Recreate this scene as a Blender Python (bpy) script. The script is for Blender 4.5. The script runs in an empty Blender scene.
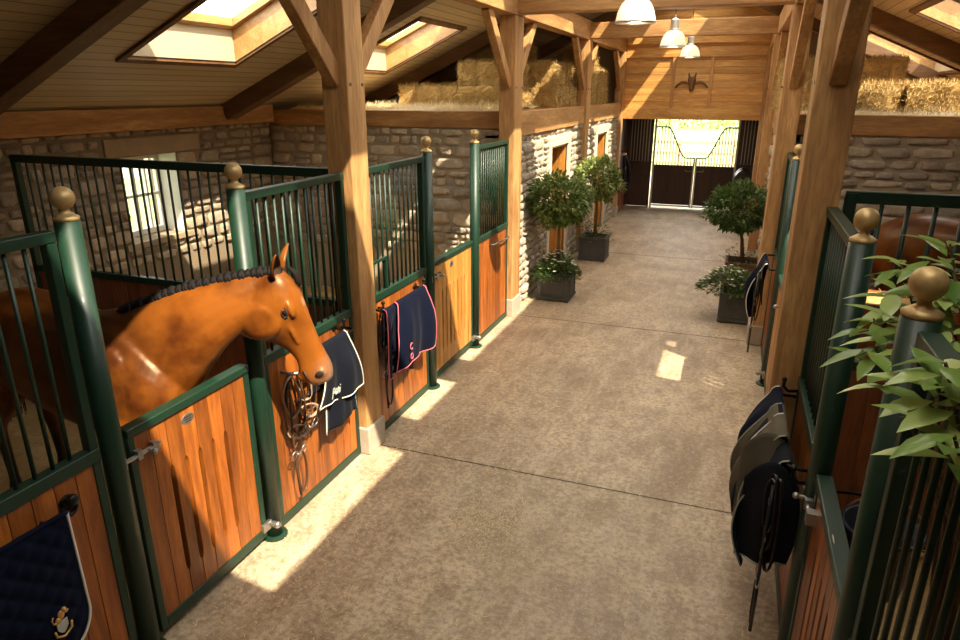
import bpy, bmesh, math, random
from mathutils import Vector, Matrix, noise
random.seed(7)
C = bpy.context.scene.collection
PI = math.pi
V = Vector

# ------------------------------------------------------------------ materials
class NT:
    def __init__(s, name):
        s.m = bpy.data.materials.new(name); s.m.use_nodes = True
        s.t = s.m.node_tree; s.t.nodes.clear()
        s.out = s.n('ShaderNodeOutputMaterial'); s.b = s.n('ShaderNodeBsdfPrincipled')
        s.l(s.b.outputs[0], s.out.inputs[0])
    def n(s, t, **k):
        x = s.t.nodes.new(t)
        for a, b in k.items(): setattr(x, a, b)
        return x
    def l(s, a, b): s.t.links.new(a, b)
    def val(s, sock, v):
        if hasattr(v, 'is_linked'): s.l(v, sock)
        else: sock.default_value = v
    def math(s, op, a, b=0.0, c=None):
        x = s.n('ShaderNodeMath', operation=op); s.val(x.inputs[0], a); s.val(x.inputs[1], b)
        if c is not None: s.val(x.inputs[2], c)
        return x.outputs[0]
    def coord(s, scale=(1, 1, 1), kind='Object'):
        tc = s.n('ShaderNodeTexCoord'); mp = s.n('ShaderNodeMapping')
        mp.inputs['Scale'].default_value = scale; s.l(tc.outputs[kind], mp.inputs[0]); return mp.outputs[0]
    def noise(s, vec, scale=5, detail=4, rough=.55, dist=0):
        x = s.n('ShaderNodeTexNoise'); s.l(vec, x.inputs['Vector'])
        x.inputs['Scale'].default_value = scale; x.inputs['Detail'].default_value = detail
        x.inputs['Roughness'].default_value = rough; x.inputs['Distortion'].default_value = dist
        return x.outputs['Fac']
    def ramp(s, fac, stops):
        x = s.n('ShaderNodeValToRGB'); s.l(fac, x.inputs[0]); e = x.color_ramp.elements
        while len(e) < len(stops): e.new(.5)
        for i, (p, c) in enumerate(stops):
            e[i].position = p; e[i].color = (c, c, c, 1) if isinstance(c, (int, float)) else (*c, 1)
        return x.outputs[0]
    def mix(s, fac, a, b, mode='MIX'):
        x = s.n('ShaderNodeMix', data_type='RGBA', blend_type=mode)
        s.val(x.inputs[0], fac)
        s.val(x.inputs[6], (*a, 1) if isinstance(a, tuple) else a); s.val(x.inputs[7], (*b, 1) if isinstance(b, tuple) else b)
        return x.outputs[2]
    def bump(s, h, strength=.3, dist=.01):
        x = s.n('ShaderNodeBump'); s.l(h, x.inputs['Height']); x.inputs['Strength'].default_value = strength
        x.inputs['Distance'].default_value = dist; s.l(x.outputs[0], s.b.inputs['Normal']); return x
    def col(s, c): s.val(s.b.inputs['Base Color'], (*c, 1) if isinstance(c, tuple) else c)
    def rough(s, r): s.val(s.b.inputs['Roughness'], r)
    def metal(s, r): s.b.inputs['Metallic'].default_value = r

def wood(name, dark, light, axis='Z', rough=.6, grain=1.0, coat=0, knots=True, tint=.35):
    t = NT(name)
    sc = {'X': (.12, 1, 1), 'Y': (1, .12, 1), 'Z': (1, 1, .12)}[axis]
    geo = t.n('ShaderNodeNewGeometry'); oi = t.n('ShaderNodeObjectInfo')
    add = t.n('ShaderNodeVectorMath', operation='ADD'); cx = t.coord(sc)
    rnd = t.math('ADD', t.math('MULTIPLY', geo.outputs['Random Per Island'], 37.0), t.math('MULTIPLY', oi.outputs['Random'], 53.0))
    t.l(cx, add.inputs[0]); cmb = t.n('ShaderNodeCombineXYZ'); [t.l(rnd, cmb.inputs[i]) for i in range(3)]
    t.l(cmb.outputs[0], add.inputs[1]); vec = add.outputs[0]
    n1 = t.noise(vec, 9 * grain, 5, .6, .6); n2 = t.noise(vec, 60 * grain, 3, .6)
    c = t.mix(t.ramp(n1, [(.32, 0), (.68, 1)]), dark, light)
    mid = tuple(.62 * a + .1 * b for a, b in zip(dark, light))
    c = t.mix(t.ramp(n2, [(.35, .55), (.6, 0)]), c, mid)
    if knots:
        v = t.n('ShaderNodeTexVoronoi'); m2 = t.n('ShaderNodeMapping'); m2.inputs['Scale'].default_value = (1, 1, 1)
        t.l(vec, v.inputs['Vector']); v.inputs['Scale'].default_value = 2.6
        c = t.mix(t.ramp(v.outputs['Distance'], [(.03, .8), (.09, 0)]), c, tuple(x * .3 for x in dark))
    br = t.math('ADD', 1 - tint / 2, t.math('MULTIPLY', geo.outputs['Random Per Island'], tint))
    hs = t.n('ShaderNodeHueSaturation'); t.l(br, hs.inputs['Value']); t.l(c, hs.inputs['Color'])
    t.col(hs.outputs[0]); t.val(t.b.inputs['Roughness'], t.math('ADD', rough - .08, t.math('MULTIPLY', n2, .18)))
    if coat: t.b.inputs['Coat Weight'].default_value = coat; t.b.inputs['Coat Roughness'].default_value = .22
    t.bump(t.math('ADD', n1, n2), .25, .004)
    return t.m

def plain(name, c, rough=.5, metal=0, nscale=0, nvar=.25, bump=0, sheen=0, coat=0):
    t = NT(name); t.rough(rough); t.metal(metal)
    if nscale:
        n = t.noise(t.coord(), nscale, 4, .6)
        t.col(t.mix(n, tuple(x * (1 - nvar) for x in c), tuple(min(1, x * (1 + nvar)) for x in c)))
        if bump: t.bump(n, bump, .006)
    else: t.col(c)
    if sheen: t.b.inputs['Sheen Weight'].default_value = sheen
    if coat: t.b.inputs['Coat Weight'].default_value = coat; t.b.inputs['Coat Roughness'].default_value = .15
    return t.m

M = {}
OAKD, OAKL = (.32, .145, .045), (.68, .385, .145)
for a in 'XYZ': M['oak' + a] = wood('oak_' + a, OAKD, OAKL, a, .62, .8)
M['gable'] = wood('gable_boards', (.46, .20, .045), (.80, .45, .13), 'X', .5, .8)
for a in 'XYZ': M['dark' + a] = wood('dark_rafter_' + a, (.10, .045, .016), (.21, .105, .042), a, .6, .8)
M['board'] = wood('varnished_board', (.15, .036, .006), (.46, .135, .018), 'Z', .42, 1.0, coat=.15, tint=.5)
M['pine'] = wood('pale_pine_board', (.38, .15, .025), (.66, .33, .075), 'Z', .42, 1.0, coat=.15, tint=.3)
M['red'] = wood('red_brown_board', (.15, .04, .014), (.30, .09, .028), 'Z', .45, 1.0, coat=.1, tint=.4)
M['gatewood'] = wood('gate_dark_board', (.035, .014, .008), (.075, .03, .016), 'Z', .5, 1.0)
M['slotwood'] = M['board']

def green(name, c):
    t = NT(name); n = t.noise(t.coord(), 14, 6, .7); n2 = t.noise(t.coord(), 90, 2)
    base = t.mix(n, tuple(x * .75 for x in c), tuple(x * 1.3 for x in c))
    w = t.ramp(t.math('MULTIPLY', n, n2), [(.40, 0), (.46, .6)])
    t.col(t.mix(w, base, (.16, .19, .11))); t.rough(.46); t.b.inputs['Coat Weight'].default_value = .08
    t.bump(n2, .08, .002); return t.m
M['green'] = green('stable_green_paint', (.005, .028, .014))
M['brass'] = plain('aged_brass', (.50, .34, .14), .42, .35, 22, .4, .2)
M['steel'] = plain('galvanised_steel', (.42, .40, .37), .38, .9, 30, .25)
M['iron'] = plain('black_iron', (.012, .012, .012), .35, .6)
M['leather'] = plain('brown_leather', (.09, .042, .02), .42, 0, 40, .4, .2)
M['pale_leather'] = plain('pale_worn_leather', (.36, .24, .15), .55, 0, 40, .3, .2)
M['black_leather'] = plain('black_leather', (.012, .010, .010), .38, 0, 40, .4, .2)
def cloth(name, c, quilt=0):
    t = NT(name); t.rough(.85); t.b.inputs['Sheen Weight'].default_value = .02; t.b.inputs['Specular IOR Level'].default_value = .08
    n = t.noise(t.coord(), 260, 2); n2 = t.noise(t.coord(), 9, 3)
    t.col(t.mix(n2, tuple(x * .8 for x in c), tuple(x * 1.25 for x in c)))
    t.bump(n, .25, .002); return t.m
M['navy'] = cloth('navy_cloth', (.003, .005, .016))
M['slate'] = cloth('slate_navy_cloth', (.006, .0075, .013))
M['olive'] = cloth('olive_grey_cloth', (.105, .085, .058))
M['blackcloth'] = cloth('black_cloth', (.012, .012, .016))
M['jeans'] = cloth('blue_cloth', (.05, .09, .14))
M['white_pipe'] = plain('cream_piping', (.72, .66, .56), .7)
M['pink_pipe'] = plain('pink_red_piping', (.62, .13, .17), .7)
M['grey_pipe'] = plain('grey_green_piping', (.30, .32, .24), .7)
M['gold'] = plain('gold_thread', (.62, .36, .11), .45, .5)
M['silver'] = plain('silver_thread', (.50, .52, .47), .45, .4)
M['lampmetal'] = plain('spun_aluminium', (.55, .55, .53), .3, .8)
M['lead'] = plain('dark_lead', (.075, .075, .07), .5, .35, 12, .35, .15)
M['soil'] = plain('soil', (.03, .018, .01), .9, 0, 40, .5, .6)
M['bark'] = plain('bark', (.13, .075, .035), .8, 0, 30, .4, .5)
M['rubber'] = plain('blue_black_plastic', (.012, .016, .03), .35)
M['white_paint'] = plain('white_paint', (.74, .72, .66), .45, 0, 20, .06)
M['galv_white'] = plain('pale_galvanised', (.62, .60, .52), .4, .3)
M['padstone'] = plain('pad_stone', (.40, .34, .26), .85, 0, 12, .25, .3)
M['lintel'] = plain('lintel_sandstone', (.33, .245, .15), .85, 0, 8, .3, .3)

def leafmat(name, a, b, c, rough=.35):
    t = NT(name); g = t.n('ShaderNodeNewGeometry')
    t.col(t.ramp(g.outputs['Random Per Island'], [(0, a), (.55, b), (1, c)])); t.rough(rough)
    t.b.inputs['Subsurface Weight'].default_value = 0
    tr = t.n('ShaderNodeBsdfTranslucent'); t.l(t.ramp(g.outputs['Random Per Island'], [(0, b), (1, c)]), tr.inputs[0])
    mx = t.n('ShaderNodeMixShader'); mx.inputs[0].default_value = .25
    t.l(t.b.outputs[0], mx.inputs[1]); t.l(tr.outputs[0], mx.inputs[2]); t.l(mx.outputs[0], t.out.inputs[0])
    return t.m
M['bay_leaf'] = leafmat('bay_leaf', (.03, .07, .015), (.06, .13, .025), (.16, .22, .05))
M['mid_leaf'] = leafmat('mid_leaf', (.05, .10, .02), (.13, .20, .045), (.32, .38, .11))
M['light_leaf'] = leafmat('light_leaf', (.09, .15, .03), (.19, .26, .06), (.38, .42, .14))
M['big_leaf'] = leafmat('big_leaf', (.08, .17, .03), (.22, .34, .07), (.48, .56, .20), .28)
M['petal'] = plain('white_petal', (.80, .76, .62), .7)

def straw(name, a, b):
    t = NT(name); g = t.n('ShaderNodeNewGeometry'); n = t.noise(t.coord((1, 1, 4)), 30, 4, .7)
    f = t.math('ADD', t.math('MULTIPLY', g.outputs['Random Per Island'], .5), t.math('MULTIPLY', n, .5))
    t.col(t.mix(f, a, b)); t.rough(.7); t.bump(n, .5, .02); return t.m
M['hay'] = straw('hay', (.17, .09, .02), (.70, .48, .17))
M['pale_hay'] = straw('pale_hay', (.50, .36, .17), (.86, .72, .45))
M['bedding'] = straw('straw_bedding', (.26, .155, .05), (.58, .40, .16))
M['chaff'] = straw('straw_chaff', (.55, .42, .22), (.85, .70, .42))
M['twine'] = plain('twine', (.25, .10, .03), .8)

def stonemat(name, stops):
    t = NT(name); g = t.n('ShaderNodeNewGeometry'); c = t.coord()
    base = t.ramp(g.outputs['Random Per Island'], stops)
    n = t.noise(c, 14, 6, .65); n2 = t.noise(c, 70, 4, .7)
    k = t.mix(t.ramp(n, [(.3, 0), (.7, 1)]), t.mix(.5, base, (.10, .075, .05)), base)
    t.col(t.mix(t.ramp(n2, [(.45, 0), (.75, .5)]), k, (.56, .49, .37)))
    t.rough(.9); t.bump(t.math('ADD', n, n2), .7, .012); return t.m
M['stone'] = stonemat('rubble_stone', [(0, (.20, .155, .11)), (.2, (.46, .36, .235)), (.4, (.28, .24, .20)), (.6, (.62, .49, .32)), (.8, (.32, .245, .165)), (1, (.54, .43, .29))])
M['mid_stone'] = stonemat('tan_rubble_stone', [(0, (.34, .27, .20)), (.2, (.58, .48, .34)), (.4, (.38, .34, .29)), (.6, (.70, .58, .41)), (.8, (.44, .35, .25)), (1, (.62, .52, .38))])  # tan stone made paler, good light on the cross walls put into colour
M['pale_stone'] = stonemat('pale_rubble_stone', [(0, (.44, .37, .28)), (.4, (.56, .48, .37)), (.6, (.38, .33, .26)), (1, (.64, .55, .42))])
def mortar(name, c):
    t = NT(name); n = t.noise(t.coord(), 35, 6, .7); t.col(t.mix(n, tuple(x * .6 for x in c), tuple(x * 1.2 for x in c)))
    t.rough(.95); t.bump(n, .6, .01); return t.m
M['mortar'] = mortar('lime_mortar', (.25, .19, .12)); M['mid_mortar'] = mortar('tan_lime_mortar', (.42, .34, .24)); M['pale_mortar'] = mortar('pale_lime_mortar', (.50, .42, .31))  # mid_mortar is paler to go with the lightened cross-wall stone

def concrete():
    t = NT('worn_concrete'); c = t.coord()
    n1 = t.noise(c, 1.1, 6, .6, .4); n2 = t.noise(c, 7, 6, .7, .2); n3 = t.noise(t.coord((1, 6, 1)), 22, 4, .7); n4 = t.noise(c, 120, 3, .7); n5 = t.noise(c, 28, 5, .75, .3); n6 = t.noise(t.coord((1.6, .5, 1)), 3.2, 6, .7, .5)
    k = t.mix(t.ramp(n1, [(.34, 0), (.66, 1)]), (.29, .20, .12), (.62, .48, .315))
    k = t.mix(t.ramp(n2, [(.36, .8), (.58, 0)]), k, (.24, .155, .09))
    k = t.mix(t.ramp(n3, [(.48, 0), (.72, .5)]), k, (.62, .52, .39))
    k = t.mix(t.ramp(n6, [(.46, 0), (.66, .55)]), k, (.66, .54, .385))
    k = t.mix(t.ramp(n5, [(.40, .55), (.52, 0)]), k, (.20, .135, .08))
    k = t.mix(t.ramp(n5, [(.56, 0), (.70, .5)]), k, (.70, .60, .45))
    k = t.mix(t.ramp(n4, [(.58, 0), (.68, .55)]), k, (.11, .075, .045))
    t.col(k); t.val(t.b.inputs['Roughness'], t.ramp(n2, [(.3, .38), (.7, .72)]))
    t.bump(t.math('ADD', t.math('MULTIPLY', n2, 1.0), t.math('MULTIPLY', n4, .35)), .35, .01); return t.m
M['concrete'] = concrete()

def ceilmat():
    t = NT('painted_ceiling_boards'); tc = t.n('ShaderNodeTexCoord'); sp = t.n('ShaderNodeSeparateXYZ'); t.l(tc.outputs['Object'], sp.inputs[0])
    u = t.math('DIVIDE', sp.outputs[0], .115); fr = t.math('FRACT', u); fl = t.math('FLOOR', u)
    wn = t.n('ShaderNodeTexWhiteNoise', noise_dimensions='1D'); t.l(fl, wn.inputs['W'])
    e = t.math('ABSOLUTE', t.math('SUBTRACT', fr, .5)); gap = t.ramp(e, [(.44, 0), (.49, 1)])
    n = t.noise(t.coord((4, .3, 1)), 8, 5, .6)
    k = t.mix(n, (.47, .37, .225), (.68, .555, .36)); k = t.mix(t.math('MULTIPLY', wn.outputs['Value'], .35), k, (.36, .28, .17))
    k = t.mix(gap, k, (.13, .09, .05)); t.col(k); t.rough(.5)
    t.bump(t.math('SUBTRACT', 1.0, gap), .6, .01); return t.m
M['ceil'] = ceilmat()

def glass():
    t = NT('window_glass'); tr = t.n('ShaderNodeBsdfTransparent'); gl = t.n('ShaderNodeBsdfGlossy'); gl.inputs['Roughness'].default_value = .02
    tr.inputs[0].default_value = (.96, .97, .96, 1)
    mx = t.n('ShaderNodeMixShader'); mx.inputs[0].default_value = .06; t.l(tr.outputs[0], mx.inputs[1]); t.l(gl.outputs[0], mx.inputs[2]); t.l(mx.outputs[0], t.out.inputs[0]); return t.m
M['glass'] = glass()
def emis(name, c, s):
    t = NT(name); t.col(c); t.b.inputs['Emission Color'].default_value = (*c, 1); t.b.inputs['Emission Strength'].default_value = s; return t.m
M['bulb'] = emis('lit_bulb', (1, .86, .66), 6)
def lampglass():
    t = NT('milky_lamp_glass'); t.col((.85, .82, .75)); t.rough(.25); t.b.inputs['Transmission Weight'].default_value = .0
    tr = t.n('ShaderNodeBsdfTranslucent'); tr.inputs[0].default_value = (.9, .86, .78, 1)
    mx = t.n('ShaderNodeMixShader'); mx.inputs[0].default_value = .5; t.l(t.b.outputs[0], mx.inputs[1]); t.l(tr.outputs[0], mx.inputs[2]); t.l(mx.outputs[0], t.out.inputs[0]); return t.m
M['lampglass'] = lampglass()

# ------------------------------------------------------------------ mesh builder
LOC = {}
class MB:
    def __init__(s): s.v = []; s.f = []
    def add(s, vs, fs):
        o = len(s.v); s.v += [V(p) for p in vs]; s.f += [tuple(i + o for i in f) for f in fs]; return s
    def box(s, x0, x1, y0, y1, z0, z1):
        return s.add([(x, y, z) for x in (x0, x1) for y in (y0, y1) for z in (z0, z1)],
                     [(0, 1, 3, 2), (4, 6, 7, 5), (0, 4, 5, 1), (2, 3, 7, 6), (0, 2, 6, 4), (1, 5, 7, 3)])
    def bar(s, p, q, w, h, up=(0, 0, 1)):
        p, q = V(p), V(q); d = (q - p).normalized(); up = V(up)
        a = d.cross(up); a = a.normalized() if a.length > 1e-5 else V((1, 0, 0)); b = a.cross(d)
        vs = [c + a * (i * w / 2) + b * (j * h / 2) for c in (p, q) for i, j in ((-1, -1), (1, -1), (1, 1), (-1, 1))]
        return s.add(vs, [(3, 2, 1, 0), (4, 5, 6, 7), (0, 1, 5, 4), (1, 2, 6, 5), (2, 3, 7, 6), (3, 0, 4, 7)])
    def tube(s, pts, r, n=8, closed=False, flat=1.0, up=(0, 0, 1)):
        pts = [V(p) for p in pts]; N = len(pts); vs = []; fs = []
        prev = None
        for i, p in enumerate(pts):
            a = pts[(i - 1) % N] if closed or i > 0 else p; b = pts[(i + 1) % N] if closed or i < N - 1 else p
            d = (b - a).normalized() if (b - a).length > 1e-9 else V((0, 0, 1))
            if prev is None:
                u = d.cross(V(up)); u = u.normalized() if u.length > 1e-3 else d.orthogonal().normalized()
            else:
                u = prev - d * prev.dot(d); u = u.normalized() if u.length > 1e-6 else d.orthogonal().normalized()
            prev = u; w = d.cross(u); rr = r[i] if isinstance(r, (list, tuple)) else r
            for k in range(n):
                t = 2 * PI * k / n; vs.append(p + u * (math.cos(t) * rr) + w * (math.sin(t) * rr * flat))
        for i in range(N if closed else N - 1):
            j = (i + 1) % N
            for k in range(n):
                l = (k + 1) % n; fs.append((i * n + k, j * n + k, j * n + l, i * n + l))
        if not closed: fs.append(tuple(range(n))); fs.append(tuple((N - 1) * n + k for k in reversed(range(n))))
        return s.add(vs, fs)
    def lathe(s, prof, c, n=24, axis='Z'):
        vs = []; fs = []; c = V(c)
        for r, h in prof:
            for k in range(n):
                t = 2 * PI * k / n; x, y = r * math.cos(t), r * math.sin(t)
                vs.append(c + (V((x, y, h)) if axis == 'Z' else V((h, x, y)) if axis == 'X' else V((x, h, y))))
        for i in range(len(prof) - 1):
            for k in range(n):
                l = (k + 1) % n; fs.append((i * n + k, i * n + l, (i + 1) * n + l, (i + 1) * n + k))
        if prof[0][0] > 1e-4: fs.append(tuple(reversed(range(n))))
        if prof[-1][0] > 1e-4: fs.append(tuple((len(prof) - 1) * n + k for k in range(n)))
        return s.add(vs, fs)
    def ball(s, c, r, n=12, m=8, sc=(1, 1, 1)):
        vs = []; c = V(c)
        for i in range(m + 1):
            p = PI * i / m
            for k in range(n):
                t = 2 * PI * k / n; vs.append(c + V((r * sc[0] * math.sin(p) * math.cos(t), r * sc[1] * math.sin(p) * math.sin(t), r * sc[2] * math.cos(p))))
        return s.add(vs, [(i * n + k, (i + 1) * n + k, (i + 1) * n + (k + 1) % n, i * n + (k + 1) % n) for i in range(m) for k in range(n)])
    def extr(s, poly, f0, f1):   # poly: 2D list, f0/f1 map (a,b)->3D for the two faces
        n = len(poly); vs = [f0(*p) for p in poly] + [f1(*p) for p in poly]
        return s.add(vs, [tuple(reversed(range(n))), tuple(range(n, 2 * n))] + [(i, (i + 1) % n, n + (i + 1) % n, n + i) for i in range(n)])
    def build(s, name, mat, parent=None, bevel=0, smooth=False, struct=False, origin=None, mods=None, weld=False):
        if parent is not None: org = LOC[parent.name]
        elif origin is not None: org = V(origin)
        else:
            xs = [p.x for p in s.v]; ys = [p.y for p in s.v]; zs = [p.z for p in s.v]
            org = V(((min(xs) + max(xs)) / 2, (min(ys) + max(ys)) / 2, min(zs)))
        me = bpy.data.meshes.new(name); me.from_pydata([tuple(p - org) for p in s.v], [], s.f); me.update()
        bm = bmesh.new(); bm.from_mesh(me)
        if weld: bmesh.ops.remove_doubles(bm, verts=bm.verts, dist=1e-4)
        bmesh.ops.recalc_face_normals(bm, faces=bm.faces); bm.to_mesh(me); bm.free()
        if smooth: me.polygons.foreach_set('use_smooth', [True] * len(me.polygons))
        me.materials.append(M[mat] if isinstance(mat, str) else mat)
        o = bpy.data.objects.new(name, me); C.objects.link(o); LOC[o.name] = org.copy()
        if parent is not None: o.parent = parent
        else: o.location = org
        if bevel:
            b = o.modifiers.new('bevel', 'BEVEL'); b.width = bevel; b.segments = 2; b.limit_method = 'ANGLE'; b.angle_limit = .7
            me.polygons.foreach_set('use_smooth', [True] * len(me.polygons)); w = o.modifiers.new('wn', 'WEIGHTED_NORMAL'); w.keep_sharp = True
        if mods: mods(o)
        if struct: o['kind'] = 'structure'
        return o

def tag(o, label, cat=None, group=None, kind=None):
    if label: o['label'] = label
    if cat: o['category'] = cat
    if group: o['group'] = group
    if kind: o['kind'] = kind
    return o
def empty(name, loc, label=None, cat=None, group=None):
    o = bpy.data.objects.new(name, None); C.objects.link(o); o.location = loc; o.empty_display_size = .1
    LOC[o.name] = V(loc); return tag(o, label, cat, group)
def kids(o): return [c for c in bpy.data.objects if c.parent == o]
def copy_tree(o, loc=None, rz=None, parent=None, label=None, group=None, scale=None):
    c = o.copy(); C.objects.link(c)
    if parent is not None: c.parent = parent
    if loc is not None: c.location = loc
    if rz is not None: c.rotation_euler[2] = rz
    if scale is not None: c.scale = scale
    if label: c['label'] = label
    if group: c['group'] = group
    for k in list(o.children): copy_tree(k, parent=c)
    return c
def poke(x, y, z, s=1.0): return noise.noise(V((x, y, z)) * s)

# ------------------------------------------------------------------ key dimensions (metres; camera over the aisle at X 0)
XL, XR = -2.67, .545            # stall fronts
XEL, XER = -6.45, 4.28         # outer walls
XC = (XL + XR) / 2
YB, YX, YG, YE = -1.6, 8.5, 16.5, 18.1
SL = .45; ZE = 2.65            # roof pitch and eaves
def zroof(x): return ZE + SL * ((x - XEL) if x < XC else (XER - x))
# ------------------------------------------------------------------ setting: floor, roof, walls
f = MB().box(XL - .12, XR + .12, YB, YE + .05, -.12, 0); f.build('floor', 'concrete', struct=True, origin=(0, 0, 0))
g = MB()
for y in (1.2, 4.47, 8.25, 12.4, 16.4): g.box(XL + .02, XR - .02, y - .006, y + .006, -.001, .0015)
g.build('trim_1', plain('joint_shadow_sealant', (.07, .05, .035), .9), struct=True)  # dark filler in the expansion joints of the floor
def bedding(name, x0, x1, y0, y1):
    b = MB(); nx, ny = 40, 44
    vs = [(x0 + (x1 - x0) * i / nx, y0 + (y1 - y0) * j / ny, .035 + .05 * noise.noise(V((i * .35, j * .35, x0))) + .03 * noise.noise(V((i * .9, j * .9, 3)))) for i in range(nx + 1) for j in range(ny + 1)]
    b.add(vs, [(i * (ny + 1) + j, (i + 1) * (ny + 1) + j, (i + 1) * (ny + 1) + j + 1, i * (ny + 1) + j + 1) for i in range(nx) for j in range(ny)])
    for _ in range(5200):
        x, y = random.uniform(x0, x1), random.uniform(y0, y1); a = random.uniform(0, PI); L = random.uniform(.03, .10); z = .04 + random.uniform(0, .05)
        d = V((math.cos(a), math.sin(a), random.uniform(-.4, .4))) * L; w = V((-math.sin(a), math.cos(a), 0)) * .003; p = V((x, y, z))
        b.add([p - w, p + w, p + d + w, p + d - w], [(0, 1, 2, 3)])
    return tag(b.build(name, 'bedding'), None, None, None, 'stuff')
tag(bedding('straw_bedding', XEL + .02, XL - .12, .2, 4.26), 'golden straw bedding spread under the bay horse in the near left stall', 'straw')
tag(bedding('straw_bedding', XEL + .02, XL - .12, 4.36, YX - .1), 'straw bedding on the floor of the empty middle left stall', 'straw')
tag(bedding('straw_bedding', XR + .12, XER - .02, .2, 4.26), 'straw bedding on the floor of the near right stall', 'straw')
tag(bedding('straw_bedding', XR + .12, XER - .02, 4.36, YX - .1), 'sunlit straw bedding under the horse in the far right stall', 'straw')
b = MB().box(XEL - .5, XL - .12, YB, 20, -.14, -.01); b.box(XR + .12, XER + .5, YB, 20, -.14, -.01); b.build('floor', 'bedding', struct=True, origin=(0, 0, 0))

# skylight openings: (side, x0, x1, y0, y1, ridge?)
HOLES_L = [(-5.32, -4.02, 5.02, 6.52), (-5.32, -4.02, 8.55, 10.05), (-2.1, -1.25, 4.7, 7.3), (-1.95, -1.2, 11.2, 14.2), (-2.1, -1.25, 7.75, 10.7), (-1.95, -1.2, 14.75, 16.2)]  # near-ridge entries are unseen openings, added to let sun and daylight in
HOLES_R = [(1.95, 3.12, 4.9, 6.3), (1.80, 3.12, 8.55, 10.02), (1.80, 3.12, 13.1, 14.65), (-.85, 1.05, .5, 2.5), (-1.0, .8, 2.8, 3.95), (-1.0, .75, 4.3, 7.3), (-1.0, .1, 7.75, 10.7), (-1.0, .1, 11.2, 14.2), (-1.0, -.3, 14.75, 16.3)]  # first entry and near-ridge ones are unseen openings added to place sun patches
TH = .42
def roof(name, holes, xa, xb):
    xs = sorted({xa, xb} | {h[0] for h in holes} | {h[1] for h in holes}); ys = sorted({YB - .3, YE + .3} | {h[2] for h in holes} | {h[3] for h in holes})
    m = MB()
    for i in range(len(xs) - 1):
        for j in range(len(ys) - 1):
            cx, cy = (xs[i] + xs[i + 1]) / 2, (ys[j] + ys[j + 1]) / 2
            if any(h[0] < cx < h[1] and h[2] < cy < h[3] for h in holes): continue
            x0, x1, y0, y1 = xs[i], xs[i + 1], ys[j], ys[j + 1]; zf = lambda x: zroof(x)
            vs = [(x, y, zf(min(max(x, xa), xb)) + (SL * 0) + dz) for dz in (0, TH) for x in (x0, x1) for y in (y0, y1)]
            m.add(vs, [(0, 1, 3, 2), (4, 6, 7, 5), (0, 4, 5, 1), (2, 3, 7, 6), (0, 2, 6, 4), (1, 5, 7, 3)])
    return m.build(name, 'ceil', struct=True, origin=(0, 0, 0))
def zr(x): return ZE + SL * (x - XEL)
_z = zroof
roof('ceiling', HOLES_L, XEL - .45, XC)
zroof_keep = zroof
def zroof(x): return ZE + SL * (XER - x)
roof('ceiling', HOLES_R, XC, XER + .45)
zroof = zroof_keep
M['litpine'] = wood('skylight_pine', (.36, .18, .055), (.55, .32, .12), 'Y', .4, .8, coat=.2, knots=False, tint=.15)  # pine's own warm colour, for skylight linings and sashes
M['skyliner'] = plain('skylight_white_lining', (.50, .41, .27), .55, 0, 10, .06)
def skylight(h, side, label, cat='skylight', low=True):
    x0, x1, y0, y1 = h; zf = (lambda x: ZE + SL * (x - XEL)) if side < 0 else (lambda x: ZE + SL * (XER - x))
    root = empty('skylight', ((x0 + x1) / 2, (y0 + y1) / 2, zf((x0 + x1) / 2)), label, cat, 'skylights low in the roof slopes' if low else 'roof lights beside the ridge')
    def ringbox(xa, xb, ya, yb, t, z0, z1, name, mat):
        m = MB()
        for (a, b, c, d) in ((xa, xb, ya, ya + t), (xa, xb, yb - t, yb), (xa, xa + t, ya + t, yb - t), (xb - t, xb, ya + t, yb - t)):
            m.add([(x, y, zf(x) + dz) for dz in (z0, z1) for x in (a, b) for y in (c, d)], [(0, 1, 3, 2), (4, 6, 7, 5), (0, 4, 5, 1), (2, 3, 7, 6), (0, 2, 6, 4), (1, 5, 7, 3)])
        return m.build(name, mat, root)
    # trim around the opening, splayed lining, sash frame, glass
    m = MB(); t = .055
    for (a, b, c, d) in ((x0 - t, x1 + t, y0 - t, y0 + .01), (x0 - t, x1 + t, y1 - .01, y1 + t), (x0 - t, x0 + .01, y0, y1), (x1 - .01, x1 + t, y0, y1)):
        m.add([(x, y, zf(x) + dz) for dz in (-.03, .01) for x in (a, b) for y in (c, d)], [(0, 1, 3, 2), (4, 6, 7, 5), (0, 4, 5, 1), (2, 3, 7, 6), (0, 2, 6, 4), (1, 5, 7, 3)])
    m.build('trim', 'darkX', root)
    def quadbox(a, b_, c, d, z0, z1, name, mat):
        MB().add([(x, y, zf(x) + dz) for dz in (z0, z1) for x in (a, b_) for y in (c, d)], [(0, 1, 3, 2), (4, 6, 7, 5), (0, 4, 5, 1), (2, 3, 7, 6), (0, 2, 6, 4), (1, 5, 7, 3)]).build(name, mat, root)
    quadbox(x0, x1, y0, y0 + .022, 0, TH - .06, 'lining_board', 'litpine'); quadbox(x0, x1, y1 - .022, y1, 0, TH - .06, 'lining_board', 'litpine')
    quadbox(x0, x0 + .022, y0 + .022, y1 - .022, 0, TH - .06, 'lining_board', 'skyliner'); quadbox(x1 - .022, x1, y0 + .022, y1 - .022, 0, TH - .06, 'lining_board', 'skyliner')
    ringbox(x0 + .02, x1 - .02, y0 + .02, y1 - .02, .075, TH - .10, TH - .02, 'sash', 'litpine')
    gm = MB(); gm.add([(x, y, zf(x) + TH - .05) for x in (x0 + .09, x1 - .09) for y in (y0 + .09, y1 - .09)], [(0, 1, 3, 2)]); gm.build('pane', 'glass', root)
    return root
for i, h in enumerate(HOLES_L[:2]): skylight(h, -1, ['skylight in the left roof slope nearest the camera, above the horse', 'second skylight in the left roof slope, beside the left hay loft'][i])
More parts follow.
